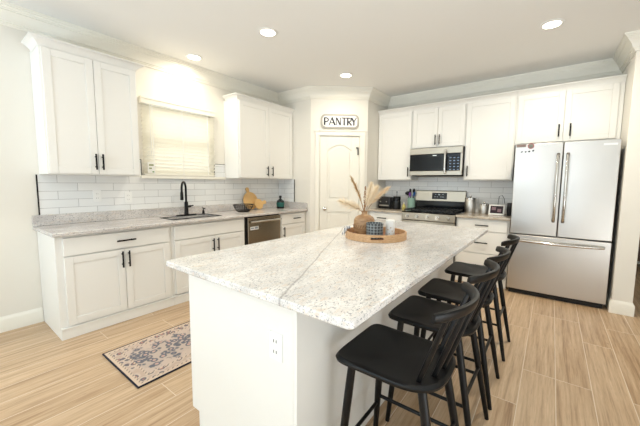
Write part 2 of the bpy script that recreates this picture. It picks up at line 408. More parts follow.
# ------------------------------------------------------------------ window, sill, blind
win = bpy.data.objects.new('window_1', None); COL.objects.link(win); win.location = (-.07, 1.38, 1.4); win['_o'] = (-.07, 1.38, 1.4); struct(win)
b = MB(); b.cells([WY0, WY0+.05, WY1-.05, WY1], [WZ0, WZ0+.05, 1.78, 1.82, WZ1-.05, WZ1], {(1, 1), (1, 3)}, lambda u, v, w: (-.10+w, u, v), .05)
b.build('window_frame', 'trim', win)
g = bpy.data.materials.new('window_glass'); g.use_nodes = True; g.node_tree.nodes.clear()
nt = g.node_tree; out = nt.nodes.new('ShaderNodeOutputMaterial'); mx = nt.nodes.new('ShaderNodeMixShader'); tr = nt.nodes.new('ShaderNodeBsdfTransparent'); gl = nt.nodes.new('ShaderNodeBsdfGlossy')
gl.inputs['Roughness'].default_value = .02; mx.inputs[0].default_value = .08
nt.links.new(tr.outputs[0], mx.inputs[1]); nt.links.new(gl.outputs[0], mx.inputs[2]); nt.links.new(mx.outputs[0], out.inputs[0])
b = MB(); b.box(-.082, -.078, WY0+.05, WY1-.05, WZ0+.05, 1.78); b.box(-.082, -.078, WY0+.05, WY1-.05, 1.82, WZ1-.05); b.build('pane', g, win)
b = MB(); b.box(.0005, .058, .89, 1.985, 1.352, 1.386); struct(b.build('trim_3', 'trim', bevel=.004))

bl = thing('window_blind', 'white horizontal slat blind with valance hanging in the window above the sink', 'blind', (.03, 1.375, 1.39))
sm = mat('blind_slat', (250, 247, 236), .45, Transmission_Weight=0.0); k = N(sm)
tl = k.n('ShaderNodeBsdfTranslucent'); tl.inputs[0].default_value = lin((255, 253, 246)); ms = k.n('ShaderNodeMixShader'); ms.inputs[0].default_value = .45
outn = [n for n in k.t.nodes if n.type == 'OUTPUT_MATERIAL'][0]
k.l(k.b.outputs[0], ms.inputs[1]); k.l(tl.outputs[0], ms.inputs[2]); k.l(ms.outputs[0], outn.inputs[0])
b = MB(); b.box(.006, .070, .912, 1.836, 2.185, 2.262); b.box(.006, .075, .909, 1.839, 2.236, 2.258); b.build('valance', 'trim', bl, bevel=.003)
b = MB(); z = 1.425; F0 = FX(.034)
while z < 2.175:
    v = [b.bm.verts.new(p) for p in ((.016, .925, z-.019), (.052, .925, z+.016), (.052, 1.826, z+.016), (.016, 1.826, z-.019), (.016, .925, z-.0165), (.052, .925, z+.0185), (.052, 1.826, z+.0185), (.016, 1.826, z-.0165))]
    for f in ((0,3,2,1),(4,5,6,7),(0,1,5,4),(1,2,6,5),(2,3,7,6),(3,0,4,7)): b.bm.faces.new([v[i] for i in f])
    z += .0425
b.build('slats', sm, bl)
b = MB(); b.box(.010, .058, .925, 1.826, 1.390, 1.408); b.build('bottom_rail', 'trim', bl, bevel=.003)
b = MB()
for y in (1.03, 1.38, 1.72): b.box(.0585, .0605, y-.004, y+.004, 1.40, 2.19)
b.build('ladder_tape', 'whiteplastic', bl)
b = MB(); b.tube([(.066, 1.000, 2.20), (.066, 1.003, 1.62)], .004, 6); b.build('tilt_wand', 'whiteplastic', bl)
b = MB(); b.box(.060, .062, .955, 1.035, 1.415, 1.535); tg = b.build('warning_tag', 'whiteplastic', bl); tg['label'] = 'small printed tag on blind corner'
b = MB(); b.box(.062, .0625, .97, 1.02, 1.495, 1.515); b.box(.062, .0625, .97, 1.00, 1.46, 1.475); b.build('tag_print', mat('tag_print', (150, 160, 120), .6), tg)
b = MB(); b.box(.062, .0625, 1.005, 1.025, 1.422, 1.434); b.build('tag_mark', mat('tag_green', (80, 140, 60), .6), tg)

# ------------------------------------------------------------------ backsplash tiles
t1 = thing('tile_backsplash', 'white subway tile backsplash behind the sink counter under the window', 'backsplash', (0, .03, 1.0))
b = MB(); b.box(.0005, .011, .031, YL-.0005, 1.0025, 1.371)
b.build('tiles', 'tile_y', t1, smooth=False)
b = MB(); b.box(.0005, .011, .780, .905, 1.388, 1.56); b.build('tiles', 'tile_y', t1, smooth=False)
b = MB(); b.box(.0005, .011, 1.842, 2.008, 1.388, 1.56); b.build('tiles', 'tile_y', t1, smooth=False)
b = MB(); b.box(.0005, .014, .022, .031, 1.0025, 1.371); b.build('edge_trim', 'black', t1)
b = MB(); b.box(.0005, .014, .780, .911, 1.56, 1.566); b.box(.0005, .014, .905, .911, 1.388, 1.56); b.build('edge_trim', 'black', t1)
b = MB(); b.box(.0005, .014, 1.836, 2.008, 1.56, 1.566); b.box(.0005, .014, 1.836, 1.842, 1.388, 1.56); b.build('edge_trim', 'black', t1)
t2 = thing('tile_backsplash', 'narrow white tile return on the short pantry wall, ended by a black edge strip', 'backsplash', (.2, YL, 1.0))
b = MB(); b.box(.012, .36, YL-.011, YL-.0005, 1.0025, 1.371); b.build('tiles', 'tile_x', t2, smooth=False)
b = MB(); b.box(.36, .367, YL-.014, YL-.0005, 1.0025, 1.371); b.build('edge_trim', 'black', t2)
t3 = thing('tile_backsplash', 'glossy white subway tile backsplash behind the range', 'backsplash', (2.35, D, .9))
b = MB(); b.box(PB.x+.001, 3.42, D-.011, D-.0005, CT+.001, UB+.045); b.build('tiles', 'tile_x', t3, smooth=False)

# ------------------------------------------------------------------ cabinets
def shaker(F, a0, a1, z0, z1, name, parent, st=.058, t=.020):
    b = MB()
    b.fbox(F, a0, a0+st, 0, t, z0, z1); b.fbox(F, a1-st, a1, 0, t, z0, z1)
    b.fbox(F, a0+st, a1-st, 0, t, z0, z0+st); b.fbox(F, a0+st, a1-st, 0, t, z1-st, z1)
    b.fbox(F, a0+st, a1-st, 0, t-.007, z0+st, z1-st)
    return b.build(name, 'cab', parent, bevel=.0018, seg=1)
def flat(F, a0, a1, z0, z1, name, parent, t=.020):
    b = MB(); b.fbox(F, a0, a1, 0, t, z0, z1); return b.build(name, 'cab', parent, bevel=.003)
def pull(F, a, z, parent, vertical=True, L=.135, t=.020):
    o, u, n = F; P = lambda q, w, h: (o[0]+u[0]*q+n[0]*w, o[1]+u[1]*q+n[1]*w, h)
    b = MB()
    for s in (-1, 1):
        q, h = (a, z+s*L*.32) if vertical else (a+s*L*.32, z)
        b.tube([P(q, t, h), P(q, t+.030, h)], .0055, 8)
    if vertical: b.tube([P(a, t+.030, z-L/2), P(a, t+.030, z+L/2)], .0075, 8)
    else: b.tube([P(a-L/2, t+.030, z), P(a+L/2, t+.030, z)], .0075, 8)
    return b.build('handle', 'black', parent)

FS = FX(.590)      # sink run carcass face; doors stand 20 mm proud, at .61
G = 'white shaker base cabinets along the sink wall'
def skirt(c, y0, y1):
    b = MB(); b.box(.585, .606, y0, y1, .001, .085); b.box(.585, .612, y0, y1, .085, .097); b.build('toe_board', 'cab', c, bevel=.002)
c = thing('base_cabinet', 'white base cabinet with two doors and one wide drawer left of the sink base', 'cabinet', (.3, .46, 0), G)
b = MB(); b.box(.003, .590, .001, .928, .001, .871); b.build('body', 'cab', c, bevel=.002)
skirt(c, 0.001, .928)
d = flat(FS, .050, .900, .700, .848, 'drawer', c); pull(FS, .500, .775, d, False, .155)
d = shaker(FS, .050, .488, .112, .690, 'door', c); pull(FS, .463, .600, d, L=.150)
d = shaker(FS, .492, .900, .112, .690, 'door', c); pull(FS, .517, .600, d, L=.150)
c = thing('base_cabinet', 'white sink base cabinet with two doors below the black faucet', 'cabinet', (.3, 1.4, 0), G)
b = MB()
b.box(.003, .590, .930, .948, .001, .871); b.box(.003, .590, 1.860, 1.878, .001, .871); b.box(.003, .590, .948, 1.860, .10, .118); b.box(.572, .590, .948, 1.860, .001, .871); b.box(.003, .02, .948, 1.860, .118, .871)
b.build('body', 'cab', c, bevel=.002); skirt(c, .930, 1.878)
flat(FS, .958, 1.852, .700, .848, 'false_drawer_front', c)
d = shaker(FS, .958, 1.432, .112, .690, 'door', c); pull(FS, 1.402, .588, d, L=.150)
d = shaker(FS, 1.436, 1.852, .112, .690, 'door', c); pull(FS, 1.464, .588, d, L=.150)
c = thing('base_cabinet', 'narrow white base cabinet with one drawer and one door right of the dishwasher', 'cabinet', (.3, 2.8, 0), G)
b = MB(); b.box(.003, .590, 2.508, YL-.002, .001, .871); b.build('body', 'cab', c, bevel=.002); skirt(c, 2.508, YL-.002)
d = flat(FS, 2.535, 3.055, .700, .848, 'drawer', c); pull(FS, 2.845, .777, d, False, .155)
d = shaker(FS, 2.535, 3.055, .112, .690, 'door', c); pull(FS, 2.572, .588, d, L=.150)

# wall cabinets
def cab_crown(F, a0, a1, n1, zt, parent, left=True, right=True):
    """stepped cornice round the top of a wall cabinet; n1 = face depth"""
    pf = [(0, zt-.065), (.004, zt-.065), (.010, zt-.045), (.028, zt-.028), (.046, zt-.012), (.060, zt-.008), (.060, zt), (0, zt)]
    o, u, n = F; P = lambda a, w: Vector((o[0]+u[0]*a+n[0]*w, o[1]+u[1]*a+n[1]*w))
    path = []
    if left: path.append(P(a0, .064))
    path += [P(a0, n1), P(a1, n1)]
    if right: path.append(P(a1, .064))
    e = path[1]-path[0]; f_ = Vector((e.y, -e.x)); 
    test = f_.dot(P(a0-1, n1+1)-P(a0, n1)) > 0 if left else f_.dot(Vector(n)) > 0
    if not test: path = path[::-1]
    b = MB(); b.sweep(path, pf); b.build('cornice', 'cab', parent)
def wall_cab(F, a0, a1, z0, z1, doors, label, group, dep=.310, left=True, right=True, fr=.0):
    o, u, n = F
    mid = (a0+a1)/2; c = thing('wall_cabinet', label, 'cabinet', (o[0]+u[0]*mid+n[0]*dep/2, o[1]+u[1]*mid+n[1]*dep/2, z0), group)
    b = MB(); b.fbox(F, a0, a1, .002, dep, z0, z1); b.build('body', 'cab', c, bevel=.002)
    Ff = ((o[0]+n[0]*dep, o[1]+n[1]*dep), u, n)
    for (d0, d1, dz0, dz1, ha, hz) in doors:
        d = shaker(Ff, d0, d1, dz0, dz1, 'door', c); pull(Ff, ha, hz, d, L=.145)
    cab_crown(F, a0, a1, dep, z1+.045, c, left, right)
    return c
W0 = FX(0); GU = 'white shaker wall cabinets on the sink wall'
wall_cab(W0, .046, .776, UB, 2.445, [(.060, .409, UB+.012, 2.418, .386, 1.495), (.413, .764, UB+.012, 2.418, .440, 1.495)], 'white two-door wall cabinet left of the window, over the tiled splash', GU)
wall_cab(W0, 2.014, YL-.002, UB, 2.445, [(2.030, 2.558, UB+.012, 2.418, 2.514, 1.484), (2.562, 3.070, UB+.012, 2.418, 2.612, 1.484)], 'white two-door wall cabinet right of the window, beside the pantry', GU, right=False)
WB = FY(D); GB = 'white shaker wall cabinets on the range wall'
ZB0, ZB1 = 1.372, 2.452
wall_cab(WB, PB.x+.002, 1.971, ZB0, ZB1, [(1.405, 1.958, ZB0+.012, 2.428, 1.929, 1.500)], 'white single-door wall cabinet between the pantry and the microwave', GB, left=False, right=False)
wall_cab(WB, 1.973, 2.735, 1.850, ZB1, [(1.985, 2.355, 1.862, 2.428, 2.331, 1.965), (2.359, 2.724, 1.862, 2.428, 2.391, 1.965)], 'short white two-door wall cabinet directly over the microwave', GB, left=False, right=False)
wall_cab(WB, 2.737, 3.332, ZB0, ZB1, [(2.750, 3.320, ZB0+.012, 2.428, 2.790, 1.500)], 'white single-door wall cabinet between the microwave and the refrigerator', GB, left=False, right=False)
wall_cab(WB, 3.334, 4.322, 1.824, ZB1, [(3.352, 3.818, 1.836, 2.428, 3.778, 1.962), (3.822, 4.280, 1.836, 2.428, 3.884, 1.962)], 'wide short white two-door wall cabinet above the refrigerator', GB, left=False, right=False)

# back run base cabinets
FB = FY(D-.590); GC = 'white shaker base cabinets beside the range'
c = thing('base_cabinet', 'white base cabinet left of the range, below the toaster', 'cabinet', (1.68, D-.3, 0), GC)
b = MB(); b.box(PB.x+.002, 1.972, D-.590, D-.003, .001, .871); b.box(PB.x+.002, 1.972, D-.606, D-.590, .001, .09); b.build('body', 'cab', c, bevel=.002)
d = flat(FB, 1.405, 1.960, .700, .848, 'drawer', c); pull(FB, 1.640, .777, d, False, .155)
d = shaker(FB, 1.405, 1.960, .112, .690, 'door', c); pull(FB, 1.925, .588, d, L=.150)
c = thing('base_cabinet', 'white base cabinet between the range and the refrigerator, with drawers', 'cabinet', (3.05, D-.3, 0), GC)
b = MB(); b.box(2.740, 3.366, D-.590, D-.003, .001, .871); b.box(2.740, 3.366, D-.606, D-.590, .001, .09); b.build('body', 'cab', c, bevel=.002)
d = flat(FB, 2.762, 3.344, .712, .848, 'drawer', c); pull(FB, 3.058, .787, d, False, .155)
d = flat(FB, 2.762, 3.344, .42, .702, 'drawer', c); pull(FB, 3.058, .56, d, False, .155)
d = flat(FB, 2.762, 3.344, .112, .41, 'drawer', c); pull(FB, 3.058, .26, d, False, .155)

# ------------------------------------------------------------------ worktops
SX0, SX1, SY0, SY1 = .195, .480, 1.02, 1.60     # sink cut-out
c = thing('countertop', 'grey speckled granite countertop with low upstand along the sink wall', 'countertop', (.3, 1.5, .872))
b = MB(); b.cells([.001, SX0, SX1, .650], [-.025, SY0, SY1, YL-.001], {(1, 1)}, lambda u, v, w: (u, v, .872+w), .030); b.build('slab', 'granite_sink', c, bevel=.006)
b = MB(); b.box(.001, .022, -.025, YL-.001, CT+.0005, 1.002); b.box(.022, .645, YL-.021, YL-.001, CT+.0005, 1.002); b.build('upstand', 'granite_sink', c, bevel=.003)
b = MB(); b.box(PB.x+.001, 1.971, D-.640, D-.0005, .872, CT); tag(b.build('countertop', 'granite_back', bevel=.005), 'short beige granite countertop left of the range under the toaster', 'countertop')
b = MB(); b.box(2.738, 3.374, D-.640, D-.0005, .872, CT); tag(b.build('countertop', 'granite_back', bevel=.005), 'short beige granite countertop between range and refrigerator', 'countertop')

# ------------------------------------------------------------------ island
IX0, IX1, IY0, IY1 = 2.146, 3.305, .131, 2.546
BX0, BX1, BY0, BY1 = 2.265, 3.025, .195, 2.48
isl = thing('kitchen_island', 'white panelled kitchen island base under the big granite slab', 'kitchen island', ((BX0+BX1)/2, 1.34, 0))
b = MB(); b.box(BX0+.022, BX1-.018, BY0+.018, BY1-.018, .10, .871); b.box(BX0+.075, BX1-.018, BY0+.018, BY1-.018, .001, .10); b.build('body', 'cab', isl)
FI = FY(BY0+.018)
b = MB(); b.prism([(BX0, .10), (BX0+.062, .10), (BX0+.062, .001), (BX1-.018, .001), (BX1-.018, .871), (BX0, .871)], FI, 0, .018); b.build('end_panel', 'cab', isl, bevel=.002)
b = MB(); b.prism([(BX0, .10), (BX0+.062, .10), (BX0+.062, .001), (BX1-.018, .001), (BX1-.018, .871), (BX0, .871)], FY(BY1), 0, .018); b.build('end_panel', 'cab', isl, bevel=.002)
b = MB(); b.box(BX1-.018, BX1, BY0, BY1, .001, .871); b.build('back_panel', 'cab', isl, bevel=.002)
Fi = FXm(BX0+.022); n_ = 3; wd = (BY1-BY0-.06)/n_
for i in range(n_):
    a = BY0+.03+i*wd
    d = flat(Fi, a+.004, a+wd-.004, .700, .848, 'drawer', isl); pull(Fi, a+wd/2, .775, d, False)
    d = shaker(Fi, a+.004, a+wd-.004, .112, .690, 'door', isl); pull(Fi, a+wd-.05, .60, d)
def outlet(F, a, z, parent=None, label=None, t=0.0):
    o, u, n = F
    if parent is None: parent = thing('wall_outlet', label, 'outlet', (o[0]+u[0]*a+n[0]*t, o[1]+u[1]*a+n[1]*t, z), 'wall plates in the tiled splash'); pl = parent; nm = 'plate'
    else: pl = parent; nm = 'outlet'
    b = MB(); b.fbox(F, a-.036, a+.036, t+.0003, t+.006, z-.058, z+.058); q = b.build(nm, 'whiteplastic', pl, bevel=.002)
    for s in (-1, 1):
        b = MB(); b.fbox(F, a-.017, a+.017, t+.006, t+.008, z+s*.022-.014, z+s*.022+.014); k_ = b.build('socket', 'whiteplastic', pl if nm == 'plate' else q, bevel=.002)
        if nm == 'plate':
            b = MB(); b.fbox(F, a-.008, a-.006, t+.008, t+.0084, z+s*.022-.005, z+s*.022+.007); b.fbox(F, a+.006, a+.008, t+.008, t+.0084, z+s*.022-.005, z+s*.022+.007); b.build('slot', 'dark', k_)
        else:
            b = MB(); b.fbox(F, a-.009, a-.0055, t+.008, t+.0084, z+s*.022-.005, z+s*.022+.007); b.fbox(F, a+.0055, a+.009, t+.008, t+.0084, z+s*.022-.005, z+s*.022+.007); b.build('slot', 'dark', q)
outlet(FY(BY0), 2.917, .667, isl)
outlet(FX(.011), .474, 1.163, None, 'white outlet plate in the tile, the one farther left of the faucet')
outlet(FX(.011), .760, 1.140, None, 'white outlet plate in the tile, nearer to the faucet, under the cabinet edge')
b = MB(); b.slab(plaque(IX0, IX1, IY0, IY1, .022), .872, CT); tag(b.build('island_countertop', 'granite_island', bevel=.006), 'large white granite island slab with one long dark fissure', 'countertop')

# ------------------------------------------------------------------ sink and tap
s_ = thing('kitchen_sink', 'black undermount sink bowl set in the grey granite counter', 'sink', ((SX0+SX1)/2, (SY0+SY1)/2, .68))
b = MB(); t = .006
b.box(SX0-.012, SX1+.012, SY0-.012, SY1+.012, .674, .680); b.box(SX0-.012, SX0-t+.004, SY0-.012, SY1+.012, .680, .8715); b.box(SX1+.002, SX1+.012, SY0-.012, SY1+.012, .680, .8715)
b.box(SX0-.002, SX1+.002, SY0-.012, SY0-.002, .680, .8715); b.box(SX0-.002, SX1+.002, SY1+.002, SY1+.012, .680, .8715); b.build('bowl', 'blackplastic', s_)
b = MB()
for (x0, x1, y0, y1) in ((SX0-.012, SX1+.012, SY0-.012, SY0+.004), (SX0-.012, SX1+.012, SY1-.004, SY1+.012), (SX0-.012, SX0+.004, SY0+.004, SY1-.004), (SX1-.004, SX1+.012, SY0+.004, SY1-.004)): b.box(x0, x1, y0, y1, CT+.0005, CT+.006)
b.build('rim', 'blackplastic', s_)
b = MB(); b.tube([(.36, 1.38, .680), (.36, 1.38, .684)], .045, 20); b.build('drain', 'chrome', s_)
fx, fy = .105, 1.370
fa = thing('kitchen_faucet', 'matte black gooseneck pull-down faucet behind the sink', 'faucet', (fx, fy, CT))
b = MB(); b.slab([(fx-.03+(.03*math.cos(t_) if False else 0)+.03+.030*math.cos(t_), fy+(.10 if math.sin(t_) > 0 else -.10)+.030*math.sin(t_)) for t_ in [2*PI*i/24 for i in range(24)]], CT+.0005, CT+.008); b.build('deck_plate', 'black', fa)
b = MB(); b.tube([(fx, fy, CT+.008), (fx, fy, CT+.020), (fx, fy, CT+.16), (fx, fy, CT+.17)], [.027, .024, .022, .016], 16); b.build('body', 'black', fa)
b = MB(); pts = [(fx, fy, CT+.16), (fx, fy, CT+.33)]
for i in range(1, 13): t_ = PI*i/12; pts.append((fx+(.075-.075*math.cos(t_))*.7, fy-(.075-.075*math.cos(t_))*.72, CT+.33+.082*math.sin(t_)))
ex, ey = fx+.105, fy-.108; pts.append((ex, ey, CT+.29)); b.tube(pts, .0125, 14); b.build('spout', 'black', fa)
b = MB(); b.tube([(ex, ey, CT+.295), (ex, ey, CT+.28), (ex, ey, CT+.20), (ex, ey, CT+.195)], [.014, .017, .019, .015], 14); b.build('spray_head', 'black', fa)
b = MB(); b.tube([(fx, fy+.02, CT+.105), (fx+.0, fy+.058, CT+.108)], .015, 12); b.tube([(fx, fy+.052, CT+.108), (fx+.012, fy+.088, CT+.120)], [.008, .006], 10); b.build('lever', 'black', fa)
sd = thing('soap_dispenser', 'small black soap pump right of the faucet', 'soap dispenser', (.105, 1.60, CT))
b = MB(); b.tube([(.105, 1.60, CT+.0005), (.105, 1.60, CT+.012), (.105, 1.60, CT+.045)], [.022, .017, .013], 14); b.build('base', 'black', sd)
b = MB(); b.tube([(.105, 1.60, CT+.045), (.105, 1.60, CT+.070)], .006, 8); b.tube([(.085, 1.605, CT+.074), (.165, 1.585, CT+.070)], .0075, 10); b.build('nozzle', 'black', sd)

# ------------------------------------------------------------------ dishwasher
dw = thing('dishwasher', 'stainless dishwasher with bar handle under the sink counter', 'dishwasher', (.3, 2.19, 0))
b = MB(); b.box(.02, .585, 1.884, 2.502, .001, .868); b.build('tub', 'dark', dw)
b = MB(); b.box(.586, .625, 1.910, 2.496, .115, .855); b.build('door', 'dwsteel', dw, bevel=.006)
b = MB(); b.box(.586, .594, 1.884, 1.908, .001, .868); b.build('side_gasket', 'dark', dw)
b = MB()
for y in (1.955, 2.450): b.tube([(.625, y, .800), (.660, y, .800)], .009, 10)
b.tube([(.662, 1.930, .800), (.668, 2.05, .800), (.668, 2.36, .800), (.662, 2.475, .800)], .013, 12); b.build('handle', 'chrome', dw)
b = MB(); b.box(.6253, .6258, 1.945, 2.085, .690, .735); q = b.build('rating_label', 'whiteplastic', dw); q['label'] = 'white paper sticker on dishwasher door'
b = MB(); b.box(.6258, .6261, 1.955, 2.01, .705, .722); b.box(.6258, .6261, 2.02, 2.075, .700, .728); b.build('label_print', mat('grey_print', (150, 160, 170), .6), q)
b = MB(); b.box(.586, .600, 1.910, 2.496, .005, .105); b.build('kick_plate', 'dark', dw)

# ------------------------------------------------------------------ sink counter objects
c0 = Vector((.27, 2.12))
bk = thing('wire_basket', 'low black wire basket on the counter left of the wooden boards', 'basket', (c0.x, c0.y, CT))
b = MB()
for (r, z) in ((.150, .100), (.138, .065), (.115, .030), (.085, .004)):
    b.tube([(c0.x+r*.8*math.cos(2*PI*i/28), c0.y+r*math.sin(2*PI*i/28), CT+z) for i in range(29)], .0035 if z < .1 else .005, 6, False)
for i in range(26):
    t_ = 2*PI*i/26; ca, sa = math.cos(t_), math.sin(t_)
    b.tube([(c0.x+r*.8*ca, c0.y+r*sa, CT+z) for r, z in ((.150, .100), (.138, .065), (.115, .030), (.085, .004), (0, .004))], .0032, 5)
b.build('wire_bowl', 'black', bk)
def lean_board(label, cy, r, x0, lean, handle, cz=None, t=.016, ry=None):
    bd = thing('cutting_board', label, 'cutting board', (x0, cy, CT))
    poly = []
    for i in range(40):
        a = 2*PI*i/40; poly.append((r*math.cos(a), r*math.sin(a)))
    b = MB(); Ml = Matrix.Translation((x0, cy, CT+.001)) @ Matrix.Rotation(-lean, 4, 'Y')
    def pr(poly, t0, t1):
        A = [b.bm.verts.new(Ml @ Vector((t0, y, z))) for y, z in poly]; B = [b.bm.verts.new(Ml @ Vector((t1, y, z))) for y, z in poly]
        b.bm.faces.new(A); b.bm.faces.new(B[::-1])
        for i in range(len(A)): j = (i+1) % len(A); b.bm.faces.new((A[i], B[i], B[j], A[j]))
    pr([(y, z+r) for y, z in poly], 0, t); b.build('board', 'board', bd, bevel=.003)
    b = MB(); ca, sa = math.cos(handle), math.sin(handle)
    hp = []
    for i in range(11): a = -PI/2+PI*i/10; hp.append((r+.045+.030*math.cos(a), .030*math.sin(a)))
    hp = [(r-.012, -.022)]+hp+[(r-.012, .022)]
    pr([(q*ca-w*sa, q*sa+w*ca+r) for q, w in hp], .001, t-.001); b.build('handle', 'board', bd, bevel=.003)
lean_board('round wooden cutting board leaning on the upstand behind the wire basket', 2.415, .135, .085, math.radians(12), math.radians(100))
lean_board('small wooden paddle board with stub handle propped in front of the round one', 2.515, .080, .150, math.radians(14), math.radians(12))
bt = thing('soap_bottle', 'squat black bottle with teal label and stopper at the pantry end of the counter', 'bottle', (.24, 2.88, CT))
tq = mat('dark_bottle', (16, 30, 30), .12)
b = MB(); b.lathe([(0, .0005), (.056, .0005), (.062, .010), (.062, .105), (.056, .125), (.030, .140), (.026, .150), (0, .150)], (.24, 2.88, CT), 24); b.build('bottle', tq, bt)
b = MB(); b.lathe([(.0625, .030), (.0632, .030), (.0632, .095), (.0625, .095)], (.24, 2.88, CT), 24); b.build('label_band', mat('teal_label', (24, 92, 84), .5), bt)
b = MB(); b.lathe([(0, .150), (.015, .150), (.015, .168), (.021, .172), (.021, .198), (.014, .205), (0, .205)], (.24, 2.88, CT), 18); b.build('stopper', 'blackplastic', bt)

# ------------------------------------------------------------------ range
RX0, RX1, RF = 1.976, 2.733, D-.655
rg = thing('gas_range', 'stainless gas range with black grates and tall backguard', 'range', (2.355, D-.33, 0))
b = MB(); b.box(RX0, RX1, RF+.045, D-.025, .02, .895); b.build('body', 'dark', rg)
b = MB(); b.box(RX0, RX1, RF+.01, D-.075, .896, .912); b.build('cooktop', 'glassblack', rg, bevel=.004)
b = MB(); b.box(RX0, RX1, RF, RF+.045, .790, .895); b.build('control_panel', 'steelx', rg, bevel=.006)
for i in range(5):
    x = RX0+.09+i*(RX1-RX0-.18)/4
    b = MB(); b.tube([(x, RF, .842), (x, RF-.008, .842)], .027, 16); b.tube([(x, RF-.008, .842), (x, RF-.036, .842)], [.021, .019], 16); b.box(x-.004, x+.004, RF-.042, RF-.034, .824, .860); b.build('knob', 'chrome', rg)
b = MB(); b.box(RX0+.003, RX1-.003, RF+.004, RF+.044, .235, .782); dr = b.build('oven_door', 'steelx', rg, bevel=.006)
b = MB(); b.box(RX0+.11, RX1-.11, RF+.002, RF+.0038, .34, .63); b.build('oven_window', 'glassblack', dr)
b = MB()
for x in (RX0+.06, RX1-.06): b.tube([(x, RF+.004, .735), (x, RF-.045, .735)], .010, 10)
b.tube([(RX0+.03, RF-.046, .735), (RX1-.03, RF-.046, .735)], .013, 12); b.build('handle', 'chrome', dr)
b = MB(); b.box(RX0+.003, RX1-.003, RF+.006, RF+.044, .05, .228); b.build('storage_drawer', 'steelx', rg, bevel=.006)
for k_ in range(3):   # three cast iron grates
    gx0, gx1 = RX0+.02+k_*.240, RX0+.02+k_*.240+.236; b = MB()
    gy0, gy1 = RF+.05, D-.105
    for y in (gy0, gy1-.012): b.box(gx0, gx1, y, y+.012, .925, .943)
    for x in (gx0, gx1-.012): b.box(x, x+.012, gy0, gy1, .925, .943)
    for x in (gx0+.06, (gx0+gx1)/2-.005, gx1-.07): b.box(x, x+.010, gy0, gy1, .930, .943)
    for j in range(1, 4): y = gy0+(gy1-gy0)*j/4; b.box(gx0, gx1, y-.005, y+.005, .930, .943)
    for x in (gx0, gx1-.012):
        for y in (gy0, gy1-.012): b.box(x, x+.012, y, y+.012, .9125, .925)
    b.build('grate', 'blackplastic', rg)
for x in (RX0+.14, RX1-.14):
    for y in (RF+.18, D-.24):
        b = MB(); b.tube([(x, y, .9125), (x, y, .918), (x, y, .924)], [.045, .045, .03], 18); b.build('burner_cap', 'blackplastic', rg)
b = MB(); b.box(RX0, RX1, D-.074, D-.014, .912, 1.055); b.build('backguard_base', 'glassblack', rg)
b = MB(); b.prism([(0, 1.050), (.086, 1.050), (.068, 1.205), (.030, 1.215), (0, 1.215)], ((RX0, D-.012), (0, -1), (1, 0)), 0, RX1-RX0); b.build('backguard', 'steelx', rg, bevel=.004)
b = MB(); b.prism([(.0845, 1.080), (.0855, 1.080), (.0765, 1.180), (.0755, 1.180)], ((RX0+.265, D-.010), (0, -1), (1, 0)), 0, .225); q = b.build('display', 'glassblack', rg)
b = MB()
for i, (x, z, w, h) in enumerate(((.31, 1.112, .022, .008), (.345, 1.112, .022, .008), (.40, 1.112, .022, .008), (.43, 1.112, .022, .008), (.365, 1.145, .03, .016), (.32, 1.150, .018, .007), (.43, 1.150, .018, .007))):
    n_y = D-.010-(.0855-.009*(z-1.08)/.1)
    b.box(RX0+x-.01, RX0+x-.01+w, n_y-.0012, n_y+.0005, z, z+h)
b.build('buttons', mat('button_print', (190, 200, 205), .5), q)

# ------------------------------------------------------------------ microwave
MX0, MX1, MZ0, MZ1, MF = 1.976, 2.732, 1.432, 1.846, D-.400
mw = thing('microwave', 'stainless over-range microwave with black glass door', 'microwave', (2.355, D-.2, MZ0))
wid = MX1-MX0; hgt = MZ1-MZ0; fz = lambda t_: MZ1-hgt*t_; fxx = lambda t_: MX0+wid*t_
b = MB(); b.box(MX0, MX1, MF+.03, D-.012, MZ0+.012, MZ1); b.build('body', 'dark', mw)
b = MB(); b.box(MX0, MX1, MF, MF+.03, fz(.22), MZ1); b.build('vent_band', 'steelx', mw, bevel=.005)
b = MB(); b.box(MX0, fxx(.72), MF, MF+.03, fz(.81), fz(.225)); dr = b.build('door_glass', 'glassblack', mw, bevel=.004)
b = MB(); b.box(MX0+.06, fxx(.63), MF-.0008, MF, fz(.74), fz(.31)); b.build('mesh_window', mat('window_mesh', (7, 8, 10), .15, Specular_IOR_Level=.25), dr)
b = MB(); b.box(MX0, MX1, MF, MF+.03, MZ0+.012, fz(.815)); b.build('lower_band', 'steelx', mw, bevel=.005)
b = MB(); b.box(fxx(.725), fxx(.965), MF, MF+.03, fz(.81), fz(.225)); cp = b.build('control_panel', mat('panel_glass', (10, 14, 26), .1, Specular_IOR_Level=.3), mw, bevel=.003)
b = MB(); b.box(fxx(.967), MX1, MF, MF+.03, fz(.81), fz(.225)); b.build('side_strip', 'steelx', mw)
b = MB()
for i in range(3):
    for j in range(5):
        x = fxx(.775)+i*.052; z = fz(.36)-j*.042; b.box(x, x+.024, MF-.0008, MF, z-.012, z)
b.build('buttons', mat('key_print', (128, 150, 180), .5), cp)
b = MB(); b.box(fxx(.455), fxx(.53), MF-.001, MF, fz(.285), fz(.262)); b.build('badge', 'chrome', mw)
b = MB(); hx = fxx(.705)
b.tube([(hx, MF, fz(.10)), (hx, MF-.035, fz(.13)), (hx, MF-.042, fz(.30)), (hx, MF-.044, fz(.5)), (hx, MF-.042, fz(.72)), (hx, MF-.035, fz(.88)), (hx, MF, fz(.91))], [.010, .014, .015, .015, .015, .014, .010], 12); b.build('handle', 'chrome', mw)
b = MB(); b.box(MX0+.03, MX1-.03, MF+.04, D-.05, MZ0, MZ0+.012); b.build('underside_filter', 'dark', mw)

